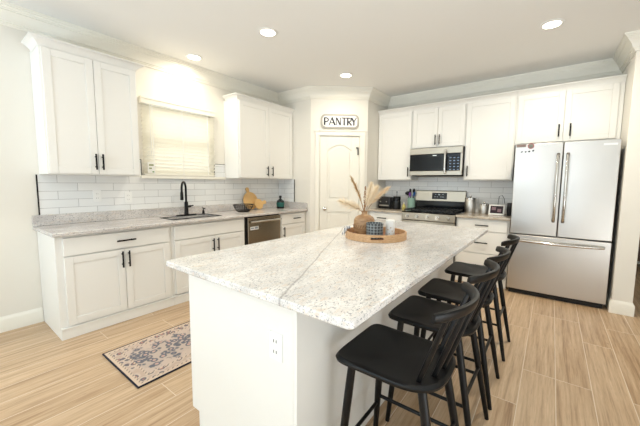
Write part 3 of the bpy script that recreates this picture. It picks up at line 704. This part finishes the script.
# ------------------------------------------------------------------ refrigerator
RX, RR, RY = 3.382, 4.287, 3.631
fr = thing('refrigerator', 'stainless french door refrigerator with bottom freezer drawer', 'refrigerator', (3.835, 3.98, 0))
b = MB(); b.box(RX+.006, RR-.006, RY+.072, D-.03, .03, 1.775); b.build('cabinet', mat('fridge_side', (120, 122, 126), .45, .3), fr, bevel=.004)
b = MB(); b.box(RX+.02, RR-.02, RY+.035, RY+.075, .004, .062); b.build('toe_grille', 'dark', fr)
def fdoor(x0, x1, z0, z1, name):
    b = MB(); n = 14   # very slightly bowed door skin
    w = x1-x0; poly = [(x0, RY+.066)]+[(x0+w*i/n, RY+.010-.010*math.sin(PI*(.12+.76*i/n))) for i in range(n+1)]+[(x1, RY+.066)]
    b.slab(poly, z0, z1); return b.build(name, 'steel', fr, bevel=.004)
dl = fdoor(RX, 3.828, .738, 1.785, 'door'); dR = fdoor(3.836, RR, .738, 1.785, 'door'); dz = fdoor(RX, RR, .062, .724, 'freezer_drawer')
def fhandle(pts, par):
    b = MB(); b.tube(pts, .016, 12, True, (.75, 1.1)); b.build('handle', 'chrome', par)
for x, par in ((3.790, dl), (3.873, dR)):
    b = MB(); b.tube([(x, RY+.002, .905), (x, RY-.040, .915), (x, RY-.055, .955), (x, RY-.060, 1.28), (x, RY-.055, 1.615), (x, RY-.040, 1.650), (x, RY+.002, 1.660)], .0135, 12); b.build('handle', 'chrome', par)
    for z in (.925, 1.640):
        b = MB(); b.box(x-.014, x+.014, RY-.052, RY+.001, z-.024, z+.024); q = b.build('handle_mount', mat('handle_cap', (96, 84, 74), .35, .8), par, bevel=.004)
b = MB(); b.tube([(3.440, RY+.003, .665), (3.445, RY-.025, .665), (3.50, RY-.045, .663), (3.65, RY-.062, .660), (3.835, RY-.068, .658), (4.02, RY-.062, .660), (4.17, RY-.045, .663), (4.225, RY-.025, .665), (4.230, RY+.003, .665)], .016, 12); b.build('handle', 'chrome', dz)
b = MB(); b.box(4.155, 4.262, RY-.0015, RY+.004, 1.728, 1.748); b.build('badge', mat('badge_silver', (226, 226, 226), .3, .4), dR)
mg = 'magnets on the left refrigerator door'
b = MB(); b.box(3.392, 3.486, RY-.004, RY+.004, 1.752, 1.782); q = tag(b.build('fridge_magnet', mat('magnet_taupe', (122, 104, 98), .6)), 'flat rectangular brown sign magnet at the top left of the refrigerator door', 'magnet', mg)
om = thing('fridge_magnet', 'round dark medallion magnet beside the rectangular sign on the refrigerator', 'magnet', (3.533, RY, 1.762), mg)
b = MB(); b.tube([(3.533, RY+.004, 1.760), (3.533, RY-.006, 1.760)], .032, 24); b.build('rim', mat('magnet_rose', (150, 92, 92), .5), om)
b = MB(); b.tube([(3.533, RY-.006, 1.760), (3.533, RY-.008, 1.760)], .022, 24); b.build('center', mat('magnet_grey', (110, 112, 104), .5), om)
for i, (x, z, r, lb) in enumerate(((3.447, 1.697, .008, 'tiny black magnet, leftmost of the row under the medallion'), (3.484, 1.695, .0075, 'tiny black magnet, second from left in the row under the medallion'), (3.518, 1.698, .009, 'tiny black magnet, third from left in the row under the medallion'), (3.556, 1.705, .009, 'tiny black magnet, rightmost and highest of the row under the medallion'))):
    b = MB(); b.tube([(x, RY+.004, z), (x, RY-.004, z), (x, RY-.007, z)], [r, r, r*.6], 12); b.tube([(x+r*.8, RY+.003, z+r*.7), (x+r*.8, RY-.004, z+r*.7)], r*.55, 8); tag(b.build('button_magnet', 'blackplastic'), lb, 'magnet', 'tiny magnets on the refrigerator')

# ------------------------------------------------------------------ back counter objects
ts = thing('toaster', 'black toaster with chrome trim on the counter left of the range', 'toaster', (1.53, D-.30, CT))
def rbox(x0, x1, y0, y1, z0, z1, name, m, par, bv): b = MB(); b.box(x0, x1, y0, y1, z0, z1); return b.build(name, m, par, bevel=bv, seg=4)
rbox(1.425, 1.655, D-.36, D-.20, CT+.012, CT+.195, 'shell', 'blackplastic', ts, .03)
rbox(1.435, 1.645, D-.35, D-.21, CT+.0005, CT+.016, 'foot', 'dark', ts, .003)
b = MB(); b.box(1.455, 1.625, D-.362, D-.3605, CT+.045, CT+.065); b.build('front_plate', 'steelx', ts)
b = MB(); b.box(1.46, 1.62, D-.325, D-.300, CT+.194, CT+.197); b.box(1.46, 1.62, D-.265, D-.240, CT+.194, CT+.197); b.build('slots', 'dark', ts)
b = MB(); b.box(1.475, 1.500, D-.385, D-.361, CT+.11, CT+.125); b.box(1.585, 1.610, D-.385, D-.361, CT+.11, CT+.125); b.build('lever', 'chrome', ts)
cg = thing('coffee_grinder', 'black canister-shaped coffee grinder between toaster and yellow bottle', 'coffee grinder', (1.735, D-.29, CT))
b = MB(); b.lathe([(0, .0005), (.066, .0005), (.070, .012), (.068, .130), (0, .130)], (1.735, D-.29, CT), 24); b.build('base', 'blackplastic', cg)
b = MB(); b.lathe([(0, .130), (.062, .130), (.064, .19), (.055, .208), (0, .212)], (1.735, D-.29, CT), 24); b.build('lid', 'glassblack', cg)
b = MB(); b.tube([(1.735, D-.29, CT+.212), (1.735, D-.29, CT+.275)], .005, 8); b.tube([(1.735, D-.29, CT+.270), (1.735, D-.29, CT+.288)], .010, 10); b.build('crank', 'black', cg)
ob = thing('oil_bottle', 'small yellow oil bottle beside the utensil crock', 'bottle', (1.875, D-.33, CT))
b = MB(); b.lathe([(0, .0005), (.028, .0005), (.031, .008), (.031, .060), (.014, .080), (.011, .100), (0, .100)], (1.875, D-.33, CT), 18); b.build('bottle', mat('olive_oil', (196, 184, 110), .12), ob)
b = MB(); b.lathe([(0, .100), (.013, .100), (.013, .122), (0, .123)], (1.875, D-.33, CT), 14); b.build('cap', mat('bottle_cap', (222, 218, 206), .4), ob)
# the crock stands on the left edge of the range top in the photograph: it is on the counter just beside it
kx, ky = 1.908, D-.10
ob2 = thing('utensil_crock', 'mint green utensil crock standing left of the range backguard', 'crock', (kx, ky, CT))
b = MB(); b.lathe([(0, .0005), (.058, .0005), (.062, .010), (.062, .178), (.064, .183), (.059, .183), (.057, .170), (.057, .02), (0, .02)], (kx, ky, CT), 26); b.build('jar', mat('mint_glaze', (166, 200, 184), .25), ob2)
def utensil(label, name, colr, dx, dy, hh_, head):
    u_ = thing(name, label, 'utensil', (kx+dx*.15, ky+dy*.15, CT+.022), 'cooking utensils in the mint crock')
    m_ = mat(name+'_plastic', colr, .4)
    b = MB(); p0 = Vector((kx+dx*.15, ky+dy*.15, CT+.022)); p1 = Vector((kx+dx, ky+dy, CT+hh_)); b.tube([p0, p1], .005, 8); b.build('shaft', 'blackplastic', u_)
    b = MB(); e = (p1-p0).normalized()
    if head == 'spoon': b.tube([p1-e*.005, p1+e*.015, p1+e*.04, p1+e*.065, p1+e*.075], [.007, .032, .040, .028, .008], 14, True, (.35, 1))
    elif head == 'turner': b.tube([p1-e*.005, p1+e*.012, p1+e*.075, p1+e*.08], [.008, .038, .042, .038], 4, True, (.25, 1))
    else: b.tube([p1-e*.005, p1+e*.02, p1+e*.045, p1+e*.06], [.012, .040, .040, .016], 16)
    b.build('head', m_, u_)
utensil('black ladle leaning left out of the mint crock', 'ladle', (20, 20, 22), -.060, -.004, .230, 'round')
utensil('black turner standing in the middle of the mint crock', 'spatula', (24, 26, 30), -.020, .000, .252, 'turner')
utensil('purple spoon facing front in the mint crock', 'spoon', (150, 92, 190), -.002, -.052, .205, 'spoon')
utensil('blue spoon at the right side of the mint crock', 'spoon', (70, 130, 205), .046, -.020, .212, 'spoon')
utensil('black slotted spoon at the back of the mint crock', 'slotted_spoon', (18, 18, 20), .020, .036, .262, 'spoon')
def canister(label, x, y, r, h):
    cn = thing('canister', label, 'canister', (x, y, CT), 'steel canisters right of the range')
    b = MB(); b.lathe([(0, .0005), (r, .0005), (r+.002, .006), (r+.002, h-.03), (r, h-.026), (0, h-.026)], (x, y, CT), 30); b.build('can', 'steel', cn)
    b = MB(); b.lathe([(0, h-.026), (r+.004, h-.026), (r+.004, h-.006), (r-.006, h), (0, h)], (x, y, CT), 30); b.build('lid', 'chrome', cn)
    b = MB(); b.tube([(x, y, CT+h), (x, y, CT+h+.012), (x, y, CT+h+.026)], [.006, .015, .012], 14); b.build('knob', 'chrome', cn)
canister('taller steel canister standing next to the range', 2.825, D-.20, .072, .225)
canister('shorter steel canister beside the white tablet', 3.010, D-.24, .062, .150)
sp = thing('smart_display', 'white-framed tablet display tilted back at the refrigerator end of the counter', 'display', (3.175, D-.30, CT))
Ml = Matrix.Translation((3.175, D-.33, CT+.002)) @ Matrix.Rotation(math.radians(-20), 4, 'X')
def tilted(b, x0, x1, y0, y1, z0, z1):
    v = [b.bm.verts.new(Ml @ Vector(p)) for p in ((x0,y0,z0),(x1,y0,z0),(x1,y1,z0),(x0,y1,z0),(x0,y0,z1),(x1,y0,z1),(x1,y1,z1),(x0,y1,z1))]
    for f in ((0,3,2,1),(4,5,6,7),(0,1,5,4),(1,2,6,5),(2,3,7,6),(3,0,4,7)): b.bm.faces.new([v[i] for i in f])
b = MB(); tilted(b, -.095, .095, 0, .014, .004, .150); b.build('frame', 'whiteplastic', sp, bevel=.006, seg=3)
b = MB(); tilted(b, -.076, .076, -.0015, 0, .026, .132); q = b.build('screen', mat('screen_glass', (44, 34, 42), .1), sp)
b = MB(); tilted(b, -.060, -.010, -.002, -.0015, .07, .115); tilted(b, .010, .055, -.002, -.0015, .045, .09); b.build('picture', mat('screen_picture', (122, 96, 104), .2), q)
b = MB(); b.lathe([(0, .0005), (.05, .0005), (.045, .05), (0, .06)], (3.175, D-.265, CT), 20); b.build('speaker_base', 'whiteplastic', sp)
bs = thing('speaker', 'small black cylinder speaker against the refrigerator behind the tablet', 'speaker', (3.322, D-.24, CT))
b = MB(); b.lathe([(0, .0005), (.034, .0005), (.036, .01), (.036, .165), (.032, .172), (0, .172)], (3.322, D-.24, CT), 20); b.build('shell', 'blackplastic', bs)
b = MB(); b.lathe([(.0364, .03), (.0370, .03), (.0370, .12), (.0364, .12)], (3.322, D-.24, CT), 20); b.build('grille', 'dark', bs)
cd = [(3.235, D-.014, 1.05), (3.225, D-.03, 1.12), (3.20, D-.035, 1.165), (3.165, D-.03, 1.15), (3.155, D-.035, 1.05), (3.16, D-.06, .95), (3.17, D-.12, CT+.006), (3.172, D-.22, CT+.006)]
b = MB(); b.tube(cd, .0035, 6); tag(b.build('power_cord', mat('cord_grey', (70, 72, 74), .5)), 'thin dark power cord looping up the tile behind the white tablet', 'cord')

# ------------------------------------------------------------------ tray and what stands on it
TX, TY, TR = 2.690, 1.470, .232
ty = thing('serving_tray', 'round wooden serving tray with handle slots on the white island slab', 'tray', (TX, TY, CT))
b = MB(); b.lathe([(0, .001), (TR-.012, .001), (TR-.012, .014), (0, .014)], (TX, TY, CT), 48); b.build('tray_base', wood('walnut_base', (120, 74, 48), (158, 104, 70), (30, 6, 60)), ty)
hd = math.atan2(-.6159-TY, 3.7605-TX)+.05      # the slot that faces the photographer
b = MB(); n = 96; rings = []
def rimv(ang, r, z): return b.bm.verts.new((TX+r*math.cos(ang), TY+r*math.sin(ang), CT+z))
zs = [.001, .020, .038, .054]; gv = {}
def slot(i): 
    a = 2*PI*(i+.5)/n
    return any(abs((a-h+PI) % (2*PI)-PI) < .17 for h in (hd, hd+PI))
for i in range(n):
    for j, z in enumerate(zs):
        for k_, r in enumerate((TR-.012, TR)): gv[i, j, k_] = rimv(2*PI*i/n, r, z)
for i in range(n):
    i2 = (i+1) % n
    for j in range(3):
        if j == 1 and slot(i): 
            b.bm.faces.new((gv[i,1,0], gv[i2,1,0], gv[i2,1,1], gv[i,1,1])); b.bm.faces.new((gv[i,2,0], gv[i2,2,0], gv[i2,2,1], gv[i,2,1]))
            if not slot((i-1) % n): b.bm.faces.new((gv[i,1,0], gv[i,2,0], gv[i,2,1], gv[i,1,1]))
            if not slot((i+1) % n): b.bm.faces.new((gv[i2,1,0], gv[i2,2,0], gv[i2,2,1], gv[i2,1,1]))
            continue
        for k_ in (0, 1): b.bm.faces.new((gv[i,j,k_], gv[i2,j,k_], gv[i2,j+1,k_], gv[i,j+1,k_]))
    b.bm.faces.new((gv[i,3,0], gv[i2,3,0], gv[i2,3,1], gv[i,3,1])); b.bm.faces.new((gv[i,0,0], gv[i2,0,0], gv[i2,0,1], gv[i,0,1]))
b.build('tray_rim', 'tray', ty)
ZT = CT+.015
vx, vy = 2.588, 1.470
vs_ = thing('vase', 'round tan ceramic vase on the tray holding dried pampas', 'vase', (vx, vy, ZT))
vm = mat('tan_ceramic', (176, 138, 100), .35); k = N(vm); f = k.noise(k.coord((1, 1, 4)), 14, 4); k.base(k.ramp(f, [(.35, (150, 110, 74)), (.65, (196, 160, 120))]))
b = MB(); b.lathe([(0, .0005), (.058, .0005), (.072, .012), (.082, .050), (.083, .090), (.080, .118), (.068, .138), (.046, .150), (.027, .155), (.022, .162), (.022, .176), (.027, .182), (.022, .182), (.017, .172), (.016, .158), (0, .156)], (vx, vy, ZT), 36); b.build('body', vm, vs_)
b = MB()
for i in range(26):
    t_ = 2*PI*i/26; b.tube([(vx+.0825*math.cos(t_), vy+.0825*math.sin(t_), ZT+.055), (vx+.0830*math.cos(t_+.12), vy+.0830*math.sin(t_+.12), ZT+.080)], .0025, 5)
b.build('carved_band', mat('vase_carving', (132, 94, 62), .5), vs_)
cv = Vector((rt.x, rt.y, 0)).normalized()        # a level direction across the room
def stem(label, dx, h, plume, col_, start=.5, curve=.6, thick=.003, off=0):
    """dx: sideways reach, h: height of the tip above the vase mouth"""
    st = thing('pampas_stem', label, 'dried stem', (vx, vy, ZT+.15), 'dried stems in the tan vase')
    pts = []; perp = Vector((-cv.y, cv.x, 0)); q0 = Vector((vx, vy, ZT+.157))
    for i in range(9):
        t_ = i/8
        pts.append(q0+cv*(dx*(curve*t_*t_+(1-curve)*t_)+off*.003)+perp*(off*.004+.045*t_*off)+Vector((0, 0, h*(t_*(1+.35*curve)-.35*curve*t_*t_))))
    b = MB(); b.tube(pts, [thick*(1-.5*i/8) for i in range(9)], 6); b.build('stalk', mat('stalk', (164, 126, 86), .8), st)
    pm = mat('plume', col_, .9); k = N(pm)
    tl = k.n('ShaderNodeBsdfTranslucent'); tl.inputs[0].default_value = lin(col_); ms = k.n('ShaderNodeMixShader'); ms.inputs[0].default_value = .4
    outn = [n for n in k.t.nodes if n.type == 'OUTPUT_MATERIAL'][0]
    k.l(k.b.outputs[0], ms.inputs[1]); k.l(tl.outputs[0], ms.inputs[2]); k.l(ms.outputs[0], outn.inputs[0])
    b = MB(); rnd = random.Random(len(label)*7+plume[0])
    def at(t_):
        q = t_*8; i = min(int(q), 7); return pts[i].lerp(pts[i+1], q-i)
    for s in range(plume[0]):
        u_ = rnd.random(); t_ = start+(1-start)*u_; p = at(min(t_, .999)); e = (at(min(t_+.05, 1))-at(max(t_-.06, 0))).normalized()
        w = math.sin(PI*(.08+.86*u_))**.7
        d = Vector((rnd.gauss(0, 1), rnd.gauss(0, 1), rnd.gauss(0, 1))); d = (d-e*d.dot(e)).normalized()
        L_ = plume[1]*(.5+.7*rnd.random())*(.5+.5*w); q = p+d*w*plume[2]*(.4+1.9*rnd.random()**2)+e*L_-Vector((0, 0, plume[3]*rnd.random()))
        sd_ = e.cross(d)*.0009
        vv = [b.bm.verts.new(x) for x in (p-sd_, p+sd_, p.lerp(q, .6)+sd_*1.1+d*.003, q, p.lerp(q, .6)-sd_*1.1+d*.003)]; b.bm.faces.new(vv)
    b.build('plume', pm, st, smooth=False)
CR = (255, 244, 224)
stem('tallest thin stem with a dark tip leaning left in the vase', -.110, .285, (300, .035, .012, 0), (222, 194, 154), .30, .35, .0045)
stem('upright brown seed stem in the middle of the vase', .004, .215, (420, .014, .007, 0), (168, 120, 78), .12, .1, .005)
stem('fluffy cream plume bending far out to the left of the vase', -.185, .105, (360, .055, .030, .012), CR, .35, .5, .0025, -1)
stem('broad cream plume rising to the right of the vase', .095, .205, (460, .055, .030, 0), CR, .25, .3, .0025, 1)
stem('long cream plume reaching out far right above the tray', .195, .205, (280, .055, .018, 0), (250, 234, 208), .35, .35, .0025, 2)
stem('short pale plume between the brown stem and the right plumes', .040, .235, (340, .045, .022, 0), CR, .30, .2, .0025, -2)
stem('low wispy plume drooping left toward the pantry door', -.105, .080, (260, .050, .026, .012), CR, .35, .5, .0025, 2)
# candle tumbler, white jar, little black dish, bead garland
cx_, cy_ = 2.733, 1.368
cn = thing('candle_tumbler', 'dark grey patterned tumbler candle on the tray in front of the vase', 'candle', (cx_, cy_, ZT))
pmk = mat('etched_grey', (84, 90, 94), .4); k = N(pmk)
cc = k.n('ShaderNodeTexCoord'); s3 = k.n('ShaderNodeSeparateXYZ'); k.l(cc.outputs['Object'], s3.inputs[0])
an = k.math('MULTIPLY', k.math('ARCTAN2', s3.outputs[1], s3.outputs[0]), 16/2); zz = k.math('MULTIPLY', s3.outputs[2], 150)
pat = k.math('MULTIPLY', k.math('SINE', k.math('ADD', an, zz)), k.math('SINE', k.math('SUBTRACT', an, zz)))
k.base(k.ramp(pat, [(.02, (136, 144, 146)), (.12, (56, 62, 68))]))
b = MB(); b.lathe([(0, .0005), (.054, .0005), (.060, .007), (.063, .112), (.058, .112), (.056, .090), (0, .090)], (cx_, cy_, ZT), 32); b.build('tumbler', pmk, cn)
b = MB(); b.lathe([(0, .0905), (.0555, .0905), (.0555, .094), (0, .094)], (cx_, cy_, ZT), 24); b.build('wax', mat('wax', (232, 226, 214), .5), cn)
wx, wy = 2.806, 1.476
wj = thing('white_jar', 'tall white jar with faint tan marks at the right of the tray', 'jar', (wx, wy, ZT))
b = MB(); b.lathe([(0, .0005), (.030, .0005), (.034, .005), (.034, .126), (.030, .130), (0, .131)], (wx, wy, ZT), 24); b.build('jar', 'whiteplastic', wj)
b = MB()
for (a_, z) in ((-1.3, .03), (-.7, .05), (-1.0, .075), (-1.6, .060), (-.4, .028)):
    b.tube([(wx+.0335*math.cos(a_), wy+.0335*math.sin(a_), ZT+z), (wx+.0350*math.cos(a_), wy+.0350*math.sin(a_), ZT+z)], .0045, 10)
b.build('printed_marks', mat('tan_mark', (196, 170, 140), .6), wj)
dsh = thing('candle_snuffer_dish', 'small black dish between the tumbler and the white jar', 'dish', (2.822, 1.408, ZT))
del dsh['_o']; dsh['_o'] = (2.822, 1.408, ZT); dsh.name = 'small_dish'
b = MB(); b.lathe([(0, .0005), (.022, .0005), (.030, .020), (.027, .020), (.020, .006), (0, .006)], (2.822, 1.408, ZT), 22); b.build('bowl', 'blackplastic', dsh)
ga = thing('bead_garland', 'blue and white striped napkin roll tucked over the left rim of the tray', 'napkin', (2.50, 1.38, CT))
ga.name = 'napkin_roll'
A_ = hd-1.32; pts = []
for i in range(9):
    t_ = i/8; r = TR+.026-.060*t_; z = .006+.058*math.sin(PI*min(1, t_*1.25)*.60); pts.append((TX+r*math.cos(A_), TY+r*math.sin(A_), CT+z+.018))
nm = mat('striped_cloth', (230, 228, 224), .85); k = N(nm); sx = k.n('ShaderNodeSeparateXYZ'); cc = k.n('ShaderNodeTexCoord'); k.l(cc.outputs['Object'], sx.inputs[0])
sn = k.math('SINE', k.math('MULTIPLY', k.math('ADD', sx.outputs[0], sx.outputs[1]), 260)); k.base(k.ramp(sn, [(.45, (226, 224, 220)), (.60, (58, 62, 88))]))
b = MB(); b.tube(pts, [.006, .011, .013, .013, .013, .013, .012, .010, .008], 12); b.build('cloth', nm, ga)

# ------------------------------------------------------------------ counter stools
SH = .612
def seat_outline(n=72):
    p = []
    for i in range(n):
        a = 2*PI*i/n; ca, sa = math.cos(a), math.sin(a)
        e = 2/8 if ca < 0 else 2/3.0
        x = math.copysign(abs(ca)**e, ca)*(.222 if ca < 0 else .206); y = math.copysign(abs(sa)**e, sa)*.190
        y *= 1+.03*max(0, -ca)
        p.append((x, y))
    return p
stl = thing('counter_stool', '', 'stool', (0, 0, 0), 'black stools along the island', world=False)
b = MB(); out_ = seat_outline(); rings = []
for zt, sc_ in [(SH-.026, .0), (SH-.026, .90), (SH-.020, .985), (SH-.008, 1.0), (SH-.002, .985), (SH, .95), (SH-.003, .85), (SH-.008, .65), (SH-.011, .40), (SH-.012, .0)]:
    if sc_ == 0: rings.append([b.bm.verts.new((0, 0, zt))])
    else: rings.append([b.bm.verts.new((x*sc_, y*sc_, zt+(.006*(x/.2)**2 if sc_ < .97 and zt > SH-.013 else 0))) for x, y in out_])
for a_, c_ in zip(rings, rings[1:]):
    n = 72
    for j in range(n):
        k_ = (j+1) % n
        if len(a_) == 1: b.bm.faces.new((a_[0], c_[k_], c_[j]))
        elif len(c_) == 1: b.bm.faces.new((a_[j], a_[k_], c_[0]))
        else: b.bm.faces.new((a_[j], a_[k_], c_[k_], c_[j]))
b.build('seat', 'stool', stl)
legs = {}
for sx_, xt, xf in ((-1, -.150, -.195), (1, .140, .243)):
    for sy_ in (-1, 1):
        top_, ft = Vector((xt, sy_*.135, SH-.028)), Vector((xf, sy_*.178, .001)); legs[sx_, sy_] = (top_, ft)
        b = MB(); b.tube([top_, top_.lerp(ft, .25), top_.lerp(ft, .5), ft], [.0165, .0175, .0165, .0115], 12); b.build('leg', 'stool', stl)
def onleg(k_, z): t_, f_ = legs[k_]; return t_.lerp(f_, (t_.z-z)/(t_.z-f_.z))
for (k1, k2, z) in (((-1, -1), (-1, 1), .215), ((1, -1), (1, 1), .300), ((-1, -1), (1, -1), .255), ((-1, 1), (1, 1), .255)):
    b = MB(); b.tube([onleg(k1, z), onleg(k2, z)], .0085, 10); b.build('stretcher', 'stool', stl)
def railp(t_):   # t in -1..1 along the curved comb rail
    return Vector((.268-.080*t_**2, .208*t_*(1.0-.02*t_*t_), .888+.008*(1-t_*t_)))
b = MB(); rings = []; n = 26
for i in range(n+1):
    t_ = -1+2*i/n; p = railp(t_); tg_ = (railp(min(1, t_+.02))-railp(max(-1, t_-.02))).normalized(); nn = Vector((tg_.y, -tg_.x, 0)).normalized()
    hw, hh_ = .0115, .0195; tilt = .22; ring = []
    for j in range(16):
        a_ = 2*PI*j/16; u_ = math.copysign(abs(math.cos(a_))**.6, math.cos(a_))*hw; w_ = math.copysign(abs(math.sin(a_))**.6, math.sin(a_))*hh_
        if i in (0, n): u_ *= .8; w_ *= .85
        ring.append(b.bm.verts.new(p+nn*(u_+w_*tilt)+Vector((0, 0, w_))))
    rings.append(ring)
for a_, c_ in zip(rings, rings[1:]):
    for j in range(16): b.bm.faces.new((a_[j], a_[(j+1) % 16], c_[(j+1) % 16], c_[j]))
b.bm.faces.new(rings[0][::-1]); b.bm.faces.new(rings[-1]); b.build('back_rail', 'stool', stl)
for t_ in (-.78, -.40, 0, .40, .78):
    q = railp(t_); q.z -= .010; p = Vector((.168-.050*(abs(t_)/.8)**2, t_*.165, SH-.010))
    b = MB(); b.tube([p, p.lerp(q, .4), q], [.0090, .0108, .0080], 10); b.build('spindle', 'stool', stl)
SP = [(3.295, .540, 0, 'black spindle-back counter stool nearest the camera, at the near corner of the island'),
      (3.300, 1.035, -.01, 'second black counter stool from the near island corner'),
      (3.302, 1.480, .01, 'third black counter stool from the near island corner'),
      (3.305, 2.095, .0, 'black counter stool nearest the refrigerator, at the far end of the island')]
for i, (x, y, rz, lb) in enumerate(SP):
    o_ = stl if i == 0 else copy_tree(stl); o_.location = (x, y, 0); o_.rotation_euler = (0, 0, rz); o_['label'] = lb

# ------------------------------------------------------------------ runner rug
RW, RL = .305, .80; rc = (1.415, .137+RL)
rug = thing('runner_rug', 'pink-beige and navy patterned runner rug on the floor before the sink', 'rug', (rc[0], rc[1], 0))
rm = mat('rug_weave', (196, 170, 150), .95); k = N(rm)
c_ = k.n('ShaderNodeTexCoord'); s_x = k.n('ShaderNodeSeparateXYZ'); k.l(c_.outputs['Object'], s_x.inputs[0])
U, V = s_x.outputs[0], s_x.outputs[1]
au, av = k.math('ABSOLUTE', U), k.math('ABSOLUTE', V)
ed = k.math('MINIMUM', k.math('SUBTRACT', RW, au), k.math('SUBTRACT', RL, av))
wob = k.math('MULTIPLY', k.math('SUBTRACT', k.noise(k.coord(), 42, 4, .7), .5), .16)
wob2 = k.math('MULTIPLY', k.math('SUBTRACT', k.noise(k.coord(), 70, 2), .5), .05)
vm_ = k.math('SUBTRACT', k.math('PINGPONG', k.math('ADD', V, 10.0), .15), .075)        # repeating medallions
med = k.math('ADD', k.math('ADD', k.math('MULTIPLY', au, .9), k.math('ABSOLUTE', vm_)), k.math('ADD', wob, wob2))
field = k.ramp(med, [(.035, (200, 162, 146)), (.045, (196, 158, 144)), (.052, (92, 96, 110)), (.085, (104, 106, 118)), (.092, (192, 172, 158)), (.115, (88, 92, 106)), (.140, (110, 112, 122)), (.147, (200, 176, 162)), (.20, (196, 176, 162))])
vo = k.n('ShaderNodeTexVoronoi'); vo.inputs['Scale'].default_value = 20; k.l(k.coord(), vo.inputs['Vector'])
fl = k.math('ADD', vo.outputs['Distance'], k.math('MULTIPLY', wob, 2.2))
bord = k.ramp(fl, [(.18, (176, 124, 112)), (.22, (176, 124, 112)), (.26, (96, 90, 100)), (.40, (110, 102, 108)), (.46, (206, 188, 172)), (.70, (190, 166, 150))])
small = k.math('SINE', k.math('MULTIPLY', k.math('ADD', U, V), 190)); thin = k.ramp(small, [(.40, (206, 184, 162)), (.65, (120, 108, 108))])
v2 = k.n('ShaderNodeTexVoronoi'); v2.inputs['Scale'].default_value = 21; k.l(k.coord(), v2.inputs['Vector'])
blot = k.math('ADD', v2.outputs['Distance'], k.math('MULTIPLY', wob, 1.6))
bc = k.ramp(blot, [(.14, (196, 158, 146)), (.22, (196, 158, 146)), (.27, (176, 164, 158)), (.33, (88, 90, 104)), (.50, (100, 102, 112)), (.60, (188, 170, 158))])
field = k.mix(k.ramp(med, [(.165, (255, 255, 255)), (.190, (0, 0, 0))]), k.ramp(fl0 if False else blot, [(.10, (120, 116, 124)), (.16, (200, 180, 166)), (.5, (198, 178, 164))]), bc)
cl = k.mix(k.ramp(ed, [(.096, (255, 255, 255)), (.100, (0, 0, 0))]), field, thin)
cl = k.mix(k.ramp(ed, [(.084, (255, 255, 255)), (.087, (0, 0, 0))]), cl, bord)
cl = k.mix(k.ramp(ed, [(.030, (255, 255, 255)), (.033, (0, 0, 0))]), cl, thin)
cl = k.mix(k.ramp(ed, [(.018, (255, 255, 255)), (.021, (0, 0, 0))]), cl, (210, 188, 166))
cl = k.mix(k.ramp(k.noise(k.coord(), 220, 3), [(.45, (0, 0, 0)), (.8, (150, 150, 150))]), cl, (224, 206, 186)); k.base(cl)
k.bump(k.noise(k.coord(), 500, 2), .3, .002)
b = MB(); b.box(rc[0]-RW, rc[0]+RW, rc[1]-RL, rc[1]+RL, .001, .009); b.build('pile', rm, rug)
b = MB(); t = .009
b.box(rc[0]-RW-t, rc[0]-RW, rc[1]-RL-t, rc[1]+RL+t, .001, .011); b.box(rc[0]+RW, rc[0]+RW+t, rc[1]-RL-t, rc[1]+RL+t, .001, .011); b.box(rc[0]-RW, rc[0]+RW, rc[1]-RL-t, rc[1]-RL, .001, .011); b.box(rc[0]-RW, rc[0]+RW, rc[1]+RL, rc[1]+RL+t, .001, .011)
q = b.build('binding', mat('rug_binding', (30, 32, 48), .9), rug, bevel=.002)

# ------------------------------------------------------------------ recessed ceiling lights
for (x, y, pw, lb) in ((1.464, 1.508, 7.5, 'round recessed ceiling light nearest the camera, over the rug side of the island'), (.321, 1.407, 6, 'round recessed ceiling light close to the wall above the sink window'),
                       (1.442, 2.928, 7.5, 'round recessed ceiling light in front of the pantry door'), (3.665, 2.914, 18, 'round recessed ceiling light in front of the refrigerator'),
                       (1.464, -.35, 4, 'added unseen fill light set in the ceiling left of the camera'), (3.665, -.9, 3, 'added unseen fill light set in the ceiling behind the camera')):  # these last two are added out of view as fill light
    cl_ = thing('ceiling_light', lb, 'ceiling light', (x, y, H), 'recessed ceiling lights')
    b = MB(); b.lathe([(.070, -.0005), (.092, -.0005), (.092, -.005), (.070, -.009)], (x, y, H), 36); b.build('trim_ring', 'whiteplastic', cl_)
    b = MB(); b.lathe([(0, -.0005), (.070, -.0005), (.070, -.006), (0, -.007)], (x, y, H), 36); b.build('diffuser', 'glow', cl_)
    l = area('downlight', (x, y, H-.012), (x, y, 0), .13, .13, pw, (1.0, .91, .75), 'DISK', 170)
    l.parent = cl_; l.location = (0, 0, -.012); l.rotation_euler = (0, 0, 0)

# ------------------------------------------------------------------ the room seen past the wall end
cs = thing('sideboard', 'dark brown wooden sideboard in the next room past the wall end', 'sideboard', (5.35, 6.35, 0))
dk = wood('walnut_dark', (70, 50, 38), (98, 72, 54), (6, 6, 30))
b = MB(); b.box(4.75, 5.95, 6.14, 6.58, .12, .74); b.build('carcass', dk, cs, bevel=.004)
b = MB(); b.box(4.72, 5.98, 6.11, 6.58, .74, .77); b.build('top', dk, cs, bevel=.004)
for i in range(3):
    b = MB(); b.box(4.77+i*.395, 5.145+i*.395, 6.12, 6.14, .15, .72); q = b.build('door', dk, cs, bevel=.003)
    b = MB(); b.tube([(5.10+i*.395, 6.12, .45), (5.10+i*.395, 6.095, .45)], .012, 10); b.build('knob', 'chrome', q)
for x in (4.79, 5.91):
    for y in (6.18, 6.54): b = MB(); b.box(x-.025, x+.025, y-.025, y+.025, .001, .12); b.build('leg', dk, cs)

for o_ in bpy.data.objects:
    if '_o' in o_: del o_['_o']
